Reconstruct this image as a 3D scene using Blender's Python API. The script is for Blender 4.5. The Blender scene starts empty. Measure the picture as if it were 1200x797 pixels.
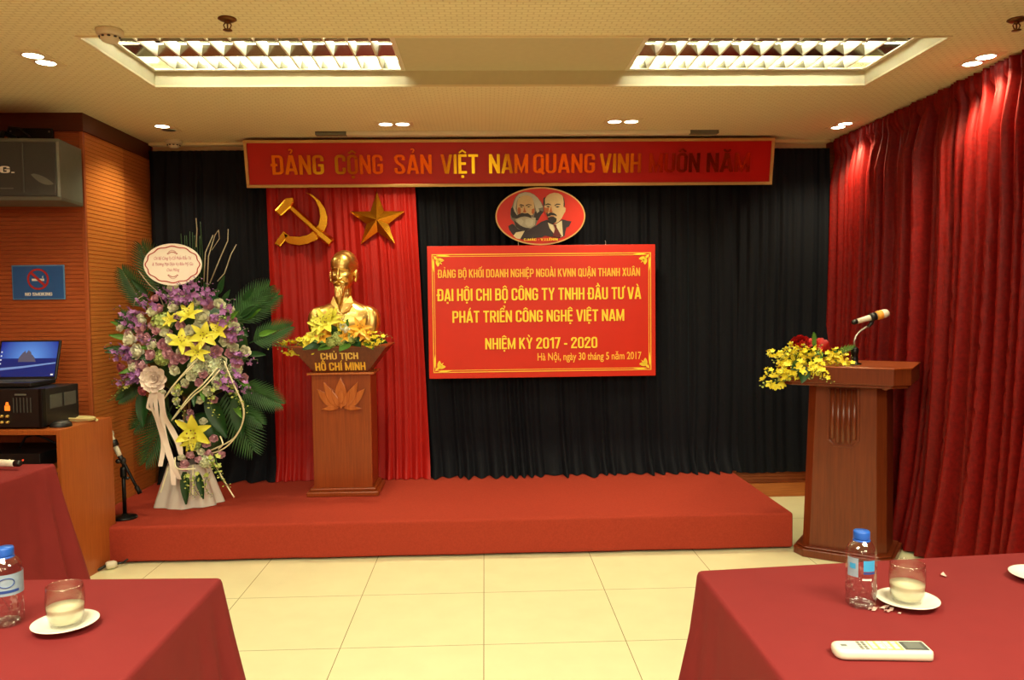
import bpy, bmesh, math, random, unicodedata
from mathutils import Vector, Matrix, noise as mnoise

PI = math.pi
SC = bpy.context.scene
COL = SC.collection
R = math.radians

# ------------------------------------------------------------------ camera
CAM_H, CAM_PITCH, CAM_YAW, CAM_ROLL, F_PX = 1.4352, -0.04763, 0.03439, -0.01151, 929.59
def make_camera():
    cy, sy, cp, sp = math.cos(CAM_YAW), math.sin(CAM_YAW), math.cos(CAM_PITCH), math.sin(CAM_PITCH)
    f = Vector((sy * cp, cy * cp, sp)); r = Vector((cy, -sy, 0)); u = r.cross(f)
    c, s = math.cos(CAM_ROLL), math.sin(CAM_ROLL)
    r2 = c * r + s * u; u2 = -s * r + c * u
    cam = bpy.data.cameras.new('camera'); o = bpy.data.objects.new('camera', cam); COL.objects.link(o)
    m = Matrix((r2, u2, -f)).transposed().to_4x4(); m.translation = (0, 0, CAM_H); o.matrix_world = m
    cam.sensor_width = 36; cam.lens = F_PX * 36 / 1200; cam.clip_start = 0.05; cam.clip_end = 60
    SC.camera = o
make_camera()

# ------------------------------------------------------------------ world, rear fill lights, exposure
SC.view_settings.view_transform = 'Standard'; SC.view_settings.look = 'None'
SC.view_settings.gamma = 1.0; SC.view_settings.use_curve_mapping = False
SC.view_settings.exposure = 0.42
WARM = (1.0, 0.985, 0.71)
TUBE_STRENGTH = 52.0
DOWN_WATTS = 30.0
REAR_WATTS = 66.0
w = bpy.data.worlds.new('world'); SC.world = w; w.use_nodes = True
w.node_tree.nodes['Background'].inputs[0].default_value = (1.0, 0.8, 0.55, 1)
w.node_tree.nodes['Background'].inputs[1].default_value = 0.02
for (ax, ay) in ((-1.0, 0.6), (1.37, 0.6), (-1.0, -2.2), (1.37, -2.2), (-1.0, -5.4), (1.37, -5.4)):      # unseen area lamps added behind the camera to light the room
    L = bpy.data.lights.new('rear_fill_light', 'AREA'); L.shape = 'RECTANGLE'; L.size = 1.2; L.size_y = 0.6
    L.energy = REAR_WATTS; L.color = WARM
    o = bpy.data.objects.new('rear_fill_light', L); COL.objects.link(o); o.location = (ax, ay, 2.54)
try:
    SC.cycles.use_denoising = True
    SC.cycles.caustics_reflective = False; SC.cycles.caustics_refractive = False
    SC.cycles.max_bounces = 10; SC.cycles.transparent_max_bounces = 16; SC.cycles.sample_clamp_indirect = 4.0
except Exception:
    pass

# ------------------------------------------------------------------ materials
def lin(c):
    return tuple((x / 255 / 12.92 if x / 255 <= 0.04045 else ((x / 255 + 0.055) / 1.055) ** 2.4) for x in c)
def mat(name, rgb, rough=0.5, metal=0.0, var=0.12, vscale=30.0, bump=0.0, bscale=200.0, sheen=0.0, sheen_tint=None,
        stretch=None, rgb2=None, spec=0.5, emit=0.0, emit_rgb=None, coat=0.0, bdist=0.002):
    """principled surface with a procedural colour variation and optional fine bump; rgb is sRGB albedo"""
    m = bpy.data.materials.new(name); m.use_nodes = True
    nt = m.node_tree; b = nt.nodes['Principled BSDF']
    c1 = lin(rgb); c2 = lin(rgb2) if rgb2 else tuple(x * (1 - var) for x in c1)
    tc = nt.nodes.new('ShaderNodeTexCoord'); mp = nt.nodes.new('ShaderNodeMapping')
    nt.links.new(tc.outputs['Object'], mp.inputs['Vector'])
    if stretch: mp.inputs['Scale'].default_value = stretch
    nz = nt.nodes.new('ShaderNodeTexNoise'); nz.inputs['Scale'].default_value = vscale; nz.inputs['Detail'].default_value = 4
    nt.links.new(mp.outputs[0], nz.inputs['Vector'])
    cr = nt.nodes.new('ShaderNodeValToRGB')
    cr.color_ramp.elements[0].position = 0.3; cr.color_ramp.elements[1].position = 0.7
    cr.color_ramp.elements[0].color = (*c2, 1); cr.color_ramp.elements[1].color = (*c1, 1)
    nt.links.new(nz.outputs['Fac'], cr.inputs[0]); nt.links.new(cr.outputs[0], b.inputs['Base Color'])
    b.inputs['Roughness'].default_value = rough; b.inputs['Metallic'].default_value = metal
    b.inputs['Specular IOR Level'].default_value = spec
    if coat: b.inputs['Coat Weight'].default_value = coat; b.inputs['Coat Roughness'].default_value = 0.15
    if sheen:
        b.inputs['Sheen Weight'].default_value = sheen; b.inputs['Sheen Roughness'].default_value = 0.35
        b.inputs['Sheen Tint'].default_value = (*(lin(sheen_tint) if sheen_tint else c1), 1)
    if bump:
        n2 = nt.nodes.new('ShaderNodeTexNoise'); n2.inputs['Scale'].default_value = bscale; n2.inputs['Detail'].default_value = 3
        nt.links.new(mp.outputs[0], n2.inputs['Vector'])
        bp = nt.nodes.new('ShaderNodeBump'); bp.inputs['Strength'].default_value = bump; bp.inputs['Distance'].default_value = bdist
        nt.links.new(n2.outputs['Fac'], bp.inputs['Height']); nt.links.new(bp.outputs[0], b.inputs['Normal'])
    if emit:
        b.inputs['Emission Color'].default_value = (*(emit_rgb or c1), 1); b.inputs['Emission Strength'].default_value = emit
    return m

def glassy(name, tint=(0.97, 0.98, 0.99), ior=1.45, rough=0.02, base=0.04):
    """thin clear plastic or glass: transparent with a fresnel gloss"""
    m = bpy.data.materials.new(name); m.use_nodes = True; nt = m.node_tree
    out = nt.nodes['Material Output']; nt.nodes.remove(nt.nodes['Principled BSDF'])
    t = nt.nodes.new('ShaderNodeBsdfTransparent'); t.inputs[0].default_value = (*tint, 1)
    g = nt.nodes.new('ShaderNodeBsdfGlossy'); g.inputs['Roughness'].default_value = rough
    lw = nt.nodes.new('ShaderNodeLayerWeight'); lw.inputs['Blend'].default_value = 0.35
    ma = nt.nodes.new('ShaderNodeMath'); ma.operation = 'MULTIPLY_ADD'
    ma.inputs[1].default_value = 0.45; ma.inputs[2].default_value = base
    nt.links.new(lw.outputs['Facing'], ma.inputs[0])
    mx = nt.nodes.new('ShaderNodeMixShader'); nt.links.new(ma.outputs[0], mx.inputs[0])
    nt.links.new(t.outputs[0], mx.inputs[1]); nt.links.new(g.outputs[0], mx.inputs[2]); nt.links.new(mx.outputs[0], out.inputs[0])
    nz = nt.nodes.new('ShaderNodeTexNoise'); nz.inputs['Scale'].default_value = 25
    bp = nt.nodes.new('ShaderNodeBump'); bp.inputs['Strength'].default_value = 0.1; bp.inputs['Distance'].default_value = 0.002
    nt.links.new(nz.outputs['Fac'], bp.inputs['Height']); nt.links.new(bp.outputs[0], g.inputs['Normal'])
    return m

def floor_mat():
    m = bpy.data.materials.new('floor_tile'); m.use_nodes = True; nt = m.node_tree; b = nt.nodes['Principled BSDF']
    geo = nt.nodes.new('ShaderNodeNewGeometry'); sp = nt.nodes.new('ShaderNodeSeparateXYZ'); nt.links.new(geo.outputs['Position'], sp.inputs[0])
    def edge(sock, off):
        a = nt.nodes.new('ShaderNodeMath'); a.operation = 'SUBTRACT'; nt.links.new(sock, a.inputs[0]); a.inputs[1].default_value = off
        p = nt.nodes.new('ShaderNodeMath'); p.operation = 'PINGPONG'; nt.links.new(a.outputs[0], p.inputs[0]); p.inputs[1].default_value = 0.3
        l = nt.nodes.new('ShaderNodeMath'); l.operation = 'LESS_THAN'; nt.links.new(p.outputs[0], l.inputs[0]); l.inputs[1].default_value = 0.0017
        return l.outputs[0]
    ex = edge(sp.outputs[0], -0.0206); ey = edge(sp.outputs[1], 3.8695)
    mxm = nt.nodes.new('ShaderNodeMath'); mxm.operation = 'MAXIMUM'; nt.links.new(ex, mxm.inputs[0]); nt.links.new(ey, mxm.inputs[1])
    nz = nt.nodes.new('ShaderNodeTexNoise'); nz.inputs['Scale'].default_value = 6; nz.inputs['Detail'].default_value = 6
    nt.links.new(geo.outputs['Position'], nz.inputs['Vector'])
    cr = nt.nodes.new('ShaderNodeValToRGB'); cr.color_ramp.elements[0].color = (*lin((224, 222, 178)), 1); cr.color_ramp.elements[1].color = (*lin((238, 236, 192)), 1)
    nt.links.new(nz.outputs['Fac'], cr.inputs[0])
    mx = nt.nodes.new('ShaderNodeMix'); mx.data_type = 'RGBA'; nt.links.new(mxm.outputs[0], mx.inputs['Factor'])
    nt.links.new(cr.outputs[0], mx.inputs['A']); mx.inputs['B'].default_value = (*lin((140, 130, 90)), 1)
    nt.links.new(mx.outputs['Result'], b.inputs['Base Color']); b.inputs['Roughness'].default_value = 0.22; b.inputs['Specular IOR Level'].default_value = 0.4
    return m

def ceiling_mat():
    m = bpy.data.materials.new('ceiling_tile'); m.use_nodes = True; nt = m.node_tree; b = nt.nodes['Principled BSDF']
    geo = nt.nodes.new('ShaderNodeNewGeometry')
    br = nt.nodes.new('ShaderNodeTexBrick'); br.inputs['Scale'].default_value = 1.0
    br.inputs['Brick Width'].default_value = 0.046; br.inputs['Row Height'].default_value = 0.026; br.inputs['Mortar Size'].default_value = 0.0035
    br.inputs['Mortar Smooth'].default_value = 0.3
    br.inputs['Color1'].default_value = (*lin((248, 242, 206)), 1); br.inputs['Color2'].default_value = (*lin((244, 238, 202)), 1)
    br.inputs['Mortar'].default_value = (*lin((228, 219, 180)), 1)
    nt.links.new(geo.outputs['Position'], br.inputs['Vector']); nt.links.new(br.outputs['Color'], b.inputs['Base Color'])
    bp = nt.nodes.new('ShaderNodeBump'); bp.inputs['Strength'].default_value = 0.25; bp.inputs['Distance'].default_value = 0.002; bp.invert = True
    nt.links.new(br.outputs['Fac'], bp.inputs['Height']); nt.links.new(bp.outputs[0], b.inputs['Normal'])
    b.inputs['Roughness'].default_value = 0.7
    return m

WOODS = dict(stretch=(3, 60, 60), vscale=3.0, bump=0.05, bscale=6)
WOODV = dict(stretch=(40, 40, 2.0), vscale=2.5, bump=0.05, bscale=6)
M = {}
M['floor'] = floor_mat(); M['ceil'] = ceiling_mat()
M['plaster'] = mat('cream_plaster', (212, 205, 172), 0.75, var=0.04)
M['trim_light'] = mat('pale_trim', (236, 226, 190), 0.5, var=0.04)
M['wood_slat'] = mat('slatted_wood', (216, 136, 66), 0.36, rgb2=(196, 116, 52), **WOODS)
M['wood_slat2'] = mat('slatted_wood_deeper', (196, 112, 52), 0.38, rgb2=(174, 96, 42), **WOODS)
M['wood_slat3'] = mat('slatted_wood_red', (176, 90, 46), 0.4, rgb2=(156, 76, 36), **WOODS)
M['wood_dark'] = mat('dark_wood_trim', (92, 36, 20), 0.4, rgb2=(78, 28, 16), **WOODS)
M['wood_cab'] = mat('orange_wood', (174, 92, 40), 0.35, rgb2=(156, 78, 32), **WOODV)
M['wood_ped'] = mat('mahogany', (150, 70, 26), 0.3, rgb2=(128, 56, 20), **WOODV)
M['wood_lect'] = mat('red_mahogany', (116, 50, 22), 0.3, rgb2=(98, 40, 16), **WOODV)
M['wood_rim'] = mat('polished_rim_wood', (186, 104, 50), 0.22, rgb2=(164, 86, 38), **WOODV)
M['carpet'] = mat('red_carpet', (166, 62, 46), 0.95, var=0.18, vscale=120, bump=0.4, bscale=900, spec=0.1)
M['cloth'] = mat('wine_red_tablecloth', (126, 38, 38), 0.85, var=0.06, vscale=14, bump=0.25, bscale=1200, spec=0.2)
M['navy'] = mat('navy_velvet', (11, 14, 23), 0.8, var=0.25, vscale=40, sheen=0.06, sheen_tint=(70, 90, 110), bump=0.15, bscale=300, spec=0.2)
M['navy2'] = mat('teal_navy_velvet', (20, 36, 46), 0.8, var=0.25, vscale=40, sheen=0.35, sheen_tint=(80, 120, 135), bump=0.15, bscale=300, spec=0.2)
M['redband'] = mat('scarlet_satin', (172, 18, 11), 0.55, var=0.1, vscale=20, sheen=0.2, spec=0.35, bump=0.1, bscale=60)
M['velvet'] = mat('crimson_velvet', (130, 14, 10), 0.46, var=0.4, vscale=55, sheen=0.12, sheen_tint=(200, 40, 24), bump=0.5, bscale=160, spec=0.22, bdist=0.002)
M['signred'] = mat('red_panel', (206, 42, 20), 0.35, var=0.05, vscale=8, spec=0.35)
M['signred2'] = mat('red_panel_banner', (186, 22, 16), 0.3, var=0.05, vscale=8, spec=0.4)
M['frame_gold'] = mat('tan_gold_frame', (206, 168, 104), 0.4, metal=0.35, var=0.08)
M['gold'] = mat('polished_gold', (246, 192, 60), 0.2, metal=1.0, var=0.06, vscale=12)
M['gold_deep'] = mat('dark_mirror_gold', (226, 172, 40), 0.08, metal=1.0, var=0.06, vscale=12)
M['gold_brush'] = mat('gold_paint', (246, 208, 124), 0.33, metal=1.0, var=0.12, vscale=14, bump=0.08, bscale=60)
M['yellow_ink'] = mat('yellow_lettering', (255, 222, 58), 0.45, var=0.05)
M['gold_ink'] = mat('gold_lettering', (248, 192, 60), 0.45, var=0.06)
M['tube'] = mat('fluorescent_tube', (255, 250, 235), 0.5, var=0.01, emit=TUBE_STRENGTH, emit_rgb=WARM)
M['lampface'] = mat('downlight_face', (255, 250, 235), 0.5, var=0.01, emit=14.0, emit_rgb=(1.0, 0.9, 0.66))
M['alum'] = mat('louvre_aluminium', (232, 228, 210), 0.3, metal=0.55, var=0.05)
M['mirror'] = mat('mirror_reflector', (146, 142, 122), 0.14, metal=1.0, var=0.08)
M['white_enamel'] = mat('white_enamel', (235, 230, 212), 0.35, var=0.03)
M['offwhite'] = mat('ivory_plastic', (222, 215, 194), 0.4, var=0.04)
M['grey_plastic'] = mat('dark_grey_plastic', (74, 76, 72), 0.5, var=0.12, bump=0.1, bscale=300)
M['grey_mesh'] = mat('speaker_mesh', (58, 60, 58), 0.55, var=0.2, vscale=400, bump=0.4, bscale=600)
M['grey_light'] = mat('mid_grey_plastic', (104, 108, 100), 0.5, var=0.1)
M['grey_edge'] = mat('pale_grey_edge', (126, 128, 120), 0.6, var=0.08)
M['black'] = mat('black_plastic', (22, 21, 21), 0.4, var=0.2)
M['black_metal'] = mat('black_metal', (26, 25, 25), 0.35, metal=0.6, var=0.2)
M['steel'] = mat('brushed_steel', (190, 186, 176), 0.3, metal=0.9, var=0.1)
M['brass'] = mat('aged_brass', (122, 82, 44), 0.4, metal=0.7, var=0.2)
M['blue_sign'] = mat('blue_sign', (40, 92, 160), 0.4, var=0.05)
M['blue_edge'] = mat('blue_sign_edge', (90, 140, 190), 0.4, var=0.05)
M['white_ink'] = mat('white_ink', (236, 234, 226), 0.5, var=0.03)
M['red_ink'] = mat('red_ink', (176, 42, 40), 0.5, var=0.05)
M['card'] = mat('card_white', (250, 240, 226), 0.6, var=0.02)
M['bluecap'] = mat('blue_cap', (34, 92, 186), 0.35, var=0.06)
M['pet'] = glassy('clear_plastic', (0.95, 0.965, 0.975), base=0.10, rough=0.05)
M['glass'] = glassy('clear_glass', (0.985, 0.985, 0.97), base=0.06)
M['water'] = mat('water_refraction_cream', (240, 236, 196), 0.2, var=0.04)  # opaque cream paints the saucer as refracted through clear water
M['china'] = mat('white_china', (236, 232, 214), 0.2, var=0.02)
M['label'] = mat('bottle_label', (150, 170, 186), 0.4, var=0.25, vscale=40)
M['label_blue'] = mat('bottle_label_blue', (60, 160, 214), 0.4, var=0.1)
M['label_navy'] = mat('bottle_label_navy', (40, 70, 140), 0.4, var=0.1)

# ------------------------------------------------------------------ mesh builder
class MB:
    def __init__(s): s.v = []; s.f = []; s.mi = []; s.sm = []
    def add(s, vs, fs, mi=0, sm=False):
        o = len(s.v); s.v += [tuple(x) for x in vs]
        for f in fs: s.f.append(tuple(o + i for i in f)); s.mi.append(mi); s.sm.append(sm)
    def hexa(s, p, mi=0):
        s.add(p, [(0, 3, 2, 1), (4, 5, 6, 7), (0, 1, 5, 4), (1, 2, 6, 5), (2, 3, 7, 6), (3, 0, 4, 7)], mi)
    def box(s, x0, x1, y0, y1, z0, z1, mi=0):
        s.hexa([(x0, y0, z0), (x1, y0, z0), (x1, y1, z0), (x0, y1, z0), (x0, y0, z1), (x1, y0, z1), (x1, y1, z1), (x0, y1, z1)], mi)
    def prism(s, pts, ext, mi=0, sm=False):
        """closed outline of 3-D points pushed along ext"""
        n = len(pts); e = Vector(ext); a = [Vector(p) for p in pts]; b = [p + e for p in a]
        s.add(a + b, [tuple(range(n)), tuple(range(2 * n - 1, n - 1, -1))], mi, False)
        o = len(s.v) - 2 * n
        for i in range(n):
            j = (i + 1) % n; s.f.append((o + i, o + n + i, o + n + j, o + j)); s.mi.append(mi); s.sm.append(sm)
    def loft(s, rings, mi=0, sm=True, caps=True, closed=True):
        n = len(rings[0]); o = len(s.v)
        for r_ in rings: s.v += [tuple(p) for p in r_]
        for k in range(len(rings) - 1):
            for i in range(n if closed else n - 1):
                j = (i + 1) % n
                s.f.append((o + k * n + i, o + k * n + j, o + (k + 1) * n + j, o + (k + 1) * n + i)); s.mi.append(mi); s.sm.append(sm)
        if caps and closed:
            s.f.append(tuple(o + i for i in range(n - 1, -1, -1))); s.mi.append(mi); s.sm.append(False)
            s.f.append(tuple(o + (len(rings) - 1) * n + i for i in range(n))); s.mi.append(mi); s.sm.append(False)
    def lathe(s, prof, c=(0, 0, 0), n=32, mi=0, sm=True, caps=True):
        s.loft([[(c[0] + r_ * math.cos(2 * PI * i / n), c[1] + r_ * math.sin(2 * PI * i / n), c[2] + z) for i in range(n)] for r_, z in prof], mi, sm, caps)
    def tube(s, path, r_, n=8, mi=0, caps=True):
        p = [Vector(q) for q in path]; rs = r_ if isinstance(r_, (list, tuple)) else [r_] * len(p)
        rings = []; up = None
        for i, q in enumerate(p):
            t = (p[min(i + 1, len(p) - 1)] - p[max(i - 1, 0)])
            t = t.normalized() if t.length > 1e-9 else Vector((0, 0, 1))
            if up is None:
                up = Vector((0, 0, 1)) if abs(t.z) < 0.9 else Vector((1, 0, 0))
            a = t.cross(up)
            if a.length < 1e-6: a = t.cross(Vector((0, 1, 0)))
            a.normalize(); b = a.cross(t); up = b
            rings.append([q + (a * math.cos(2 * PI * k / n) + b * math.sin(2 * PI * k / n)) * rs[i] for k in range(n)])
        s.loft(rings, mi, True, caps)
    def ball(s, c, r_, nu=16, nv=10, mi=0, rot=None):
        r_ = r_ if isinstance(r_, (tuple, list)) else (r_,) * 3
        rings = []
        for j in range(1, nv):
            t = PI * j / nv
            ring = []
            for i in range(nu):
                a = 2 * PI * i / nu
                q = Vector((r_[0] * math.sin(t) * math.cos(a), r_[1] * math.sin(t) * math.sin(a), -r_[2] * math.cos(t)))
                if rot: q = rot @ q
                ring.append(Vector(c) + q)
            rings.append(ring)
        o = len(s.v); s.loft(rings, mi, True, False)
        for sgn, base in ((-1, o), (1, o + (nv - 2) * nu)):
            q = Vector((0, 0, sgn * r_[2])); q = rot @ q if rot else q
            k = len(s.v); s.v.append(tuple(Vector(c) + q))
            for i in range(nu):
                j = (i + 1) % nu
                s.f.append((base + i, base + j, k) if sgn > 0 else (base + j, base + i, k)); s.mi.append(mi); s.sm.append(True)
    def grid(s, fn, nu, nv, mi=0, sm=True):
        o = len(s.v)
        for j in range(nv + 1):
            for i in range(nu + 1): s.v.append(tuple(fn(i / nu, j / nv)))
        for j in range(nv):
            for i in range(nu):
                a = o + j * (nu + 1) + i
                s.f.append((a, a + 1, a + nu + 2, a + nu + 1)); s.mi.append(mi); s.sm.append(sm)
    def mesh(s, name, mats, fix=True):
        me = bpy.data.meshes.new(name); me.from_pydata(s.v, [], s.f)
        for m in (mats if isinstance(mats, (list, tuple)) else [mats]): me.materials.append(m)
        for p, mi, sm in zip(me.polygons, s.mi, s.sm): p.material_index = mi; p.use_smooth = sm
        if fix:
            bm = bmesh.new(); bm.from_mesh(me); bmesh.ops.recalc_face_normals(bm, faces=bm.faces); bm.to_mesh(me); bm.free()
        me.update(); return me
    def build(s, name, mats, parent=None, loc=(0, 0, 0), rot=(0, 0, 0), bevel=0.0, seg=2, fix=True):
        o = bpy.data.objects.new(name, s.mesh(name, mats, fix)); COL.objects.link(o)
        o.parent = parent; o.location = loc; o.rotation_euler = rot
        if bevel:
            b = o.modifiers.new('bevel', 'BEVEL'); b.width = bevel; b.segments = seg; b.limit_method = 'ANGLE'; b.angle_limit = R(35)
        return o

def tag(o, label=None, cat=None, group=None, kind=None):
    if label: o['label'] = label
    if cat: o['category'] = cat
    if group: o['group'] = group
    if kind: o['kind'] = kind
    return o
def thing(name, label, cat, loc=(0, 0, 0), rz=0.0, group=None):
    o = bpy.data.objects.new(name, None); COL.objects.link(o); o.location = loc; o.rotation_euler = (0, 0, rz); o.empty_display_size = 0.1
    return tag(o, label, cat, group)
def struct(o): o['kind'] = 'structure'; return o
def copy_tree(o, parent=None):
    kids = [c for c in bpy.data.objects if c.parent == o]
    c = o.copy(); COL.objects.link(c); c.parent = parent
    for k in kids: copy_tree(k, c)
    return c
def inst(me, name, parent, loc, rot=(0, 0, 0), sc=1.0):
    o = bpy.data.objects.new(name, me); COL.objects.link(o); o.parent = parent
    o.location = loc; o.rotation_euler = rot; o.scale = (sc, sc, sc) if not isinstance(sc, (tuple, list)) else sc
    return o
def mesh_mods(o):
    """bake the modifiers of o into its mesh"""
    dg = bpy.context.evaluated_depsgraph_get(); e = o.evaluated_get(dg)
    me = bpy.data.meshes.new_from_object(e); old = o.data; o.modifiers.clear(); o.data = me; bpy.data.meshes.remove(old)

# ------------------------------------------------------------------ lettering: bold condensed capitals drawn as strokes
TV, TH = 0.15, 0.135
def arc(cx, cy, rx, ry, a0, a1, n=5):
    return [(cx + rx * math.cos(R(a0 + (a1 - a0) * i / n)), cy + ry * math.sin(R(a0 + (a1 - a0) * i / n))) for i in range(n + 1)]
def rr(L, Rr, B, T, rx=.12, ry=.12):
    return arc(Rr - rx, T - ry, rx, ry, 0, 90) + arc(L + rx, T - ry, rx, ry, 90, 180) + arc(L + rx, B + ry, rx, ry, 180, 270) + arc(Rr - rx, B + ry, rx, ry, 270, 360)
def glyph(ch):
    a, b = TV / 2, TH / 2; w = 0.5; L, Rr, B, T, C = a, w - a, b, 1 - b, w / 2
    V = [(L, 0), (L, 1)]
    if ch == 'I': return TV, [[(a, 0), (a, 1)]]
    if ch == 'H': return w, [V, [(Rr, 0), (Rr, 1)], [(L, .5), (Rr, .5)]]
    if ch == 'N': return w + .02, [V, [(Rr + .02, 0), (Rr + .02, 1)], [(L, .95), (Rr + .02, .05)]]
    if ch == 'M': return .66, [V, [(.66 - a, 0), (.66 - a, 1)], [(L, .95), (.33, .12), (.66 - a, .95)]]
    if ch == 'A': return .54, [[(a * .8, 0), (.25, 1)], [(.54 - a * .8, 0), (.29, 1)], [(.14, .25), (.40, .25)]]
    if ch == 'V': return .54, [[(a * .8, 1), (.25, 0)], [(.54 - a * .8, 1), (.29, 0)]]
    if ch == 'T': return .48, [[(0, T), (.48, T)], [(.24, 0), (.24, 1)]]
    if ch == 'E': return .42, [V, [(0, T), (.42, T)], [(0, B), (.42, B)], [(0, .52), (.38, .52)]]
    if ch == 'L': return .40, [V, [(0, B), (.40, B)]]
    if ch == 'K': return .52, [V, [(.52 - a, 1), (L + .02, .42)], [(L + .12, .58), (.53 - a, 0)]]
    if ch in 'DĐ':
        g = [V, [(0, T), (Rr - .14, T)] + arc(Rr - .14, T - .14, .14, .14, 90, 0) + arc(Rr - .14, B + .14, .14, .14, 0, -90) + [(0, B)]]
        if ch == 'Đ': g.append([(-.07, .5), (.24, .5)])
        return w, g
    if ch == 'B':
        return w, [V, [(0, T), (Rr - .14, T)] + arc(Rr - .14, T - .11, .12, .11, 90, 0) + arc(Rr - .14, .52 + .11, .12, .11, 0, -90) + [(0, .52)],
                   [(Rr - .14, .52)] + arc(Rr - .13, .52 - .12, .13, .12, 90, 0) + arc(Rr - .13, B + .12, .13, .12, 0, -90) + [(0, B)]]
    if ch == 'P': return w, [V, [(0, T), (Rr - .14, T)] + arc(Rr - .14, T - .14, .14, .14, 90, 0) + arc(Rr - .14, .44 + .14, .14, .14, 0, -90) + [(0, .44)]]
    if ch == 'R': return w + .01, [V, [(0, T), (Rr - .14, T)] + arc(Rr - .14, T - .14, .14, .14, 90, 0) + arc(Rr - .14, .46 + .14, .14, .14, 0, -90) + [(0, .46)], [(.26, .46), (Rr + .01, 0)]]
    if ch == 'C': return w, [[(Rr, .66)] + arc(Rr - .12, T - .13, .12, .13, 0, 90) + arc(L + .12, T - .13, .12, .13, 90, 180) + arc(L + .12, B + .13, .12, .13, 180, 270) + arc(Rr - .12, B + .13, .12, .13, 270, 360) + [(Rr, .34)]]
    if ch == 'G': return w + .01, [[(Rr, .68)] + arc(Rr - .12, T - .13, .12, .13, 0, 90) + arc(L + .12, T - .13, .12, .13, 90, 180) + arc(L + .12, B + .13, .12, .13, 180, 270) + arc(Rr - .12, B + .13, .12, .13, 270, 360) + [(Rr, .47), (.24, .47)]]
    if ch in 'O0':
        q = rr(L, Rr, B, T, .13, .15); return w, [q + [q[0], q[1]]]
    if ch == 'Q':
        q = rr(L, Rr, B, T, .13, .15); return w, [q + [q[0], q[1]], [(.27, .24), (.5, -.05)]]
    if ch == 'S': return w, [[(Rr, .70)] + arc(Rr - .12, T - .11, .12, .11, 0, 90) + arc(L + .12, T - .12, .12, .12, 90, 190) + [(L + .06, .60), (Rr - .06, .42)] + arc(Rr - .12, B + .13, .12, .13, 10, -90) + arc(L + .12, B + .12, .12, .12, 270, 180) + [(L, .32)]]
    if ch == 'U': return w, [[(L, 1)] + arc(L + .13, B + .14, .13, .14, 180, 270) + arc(Rr - .13, B + .14, .13, .14, 270, 360) + [(Rr, 1)]]
    if ch == 'X': return .54, [[(a, 0), (.54 - a, 1)], [(a, 1), (.54 - a, 0)]]
    if ch == 'Y': return .54, [[(a * .9, 1), (.27, .45), (.54 - a * .9, 1)], [(.27, .5), (.27, 0)]]
    if ch == '2': return w, [[(L, .68)] + arc(L + .13, T - .14, .13, .14, 180, 90) + arc(Rr - .13, T - .14, .13, .14, 90, -20) + [(L + .02, .2), (L, B), (w, B)]]
    if ch == '1': return .34, [[(.34 - a, 0), (.34 - a, 1)], [(0, .78), (.12, .82), (.24, .96)]]
    if ch == '7': return .46, [[(0, T), (.40, T), (.16, 0)]]
    if ch == '3': return w, [[(L, .74)] + arc(L + .13, T - .12, .13, .12, 180, 90) + arc(Rr - .12, T - .12, .12, .12, 90, -70) + [(.2, .52)] + arc(Rr - .12, B + .13, .12, .14, 70, -90) + arc(L + .13, B + .12, .13, .12, 270, 180)]
    if ch == '5': return w, [[(Rr + .05, T), (L, T), (L, .55), (.25, .6)] + arc(Rr - .13, B + .2, .13, .24, 80, -90) + arc(L + .13, B + .12, .13, .12, 270, 180)]
    if ch == '-': return .30, [[(.02, .4), (.28, .4)]]
    if ch == ',': return .14, [[(.09, .12), (.04, -.1)]]
    if ch == '.': return .16, [[(.08, 0), (.08, .15)]]
    return 0.26, []
def stroke_outline(pts, tv, th, closed=False):
    k = tv / th; q = [Vector((x, y * k)) for x, y in pts]; lft = []; rgt = []
    q = [p for i, p in enumerate(q) if i == 0 or (p - q[i - 1]).length > 1e-5]
    n = len(q)
    for i in range(n):
        d0 = (q[i] - q[i - 1]).normalized() if i else None
        d1 = (q[i + 1] - q[i]).normalized() if i < n - 1 else None
        if d0 is None: d0 = d1
        if d1 is None: d1 = d0
        n0 = Vector((-d0.y, d0.x)); n1 = Vector((-d1.y, d1.x)); mm = n0 + n1
        if mm.length < 0.3: mm = n0
        mm.normalize(); c = max(0.45, mm.dot(n0)); o = mm * (tv / 2 / c)
        lft.append((q[i].x + o.x, (q[i].y + o.y) / k)); rgt.append((q[i].x - o.x, (q[i].y - o.y) / k))
    return lft, rgt
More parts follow.
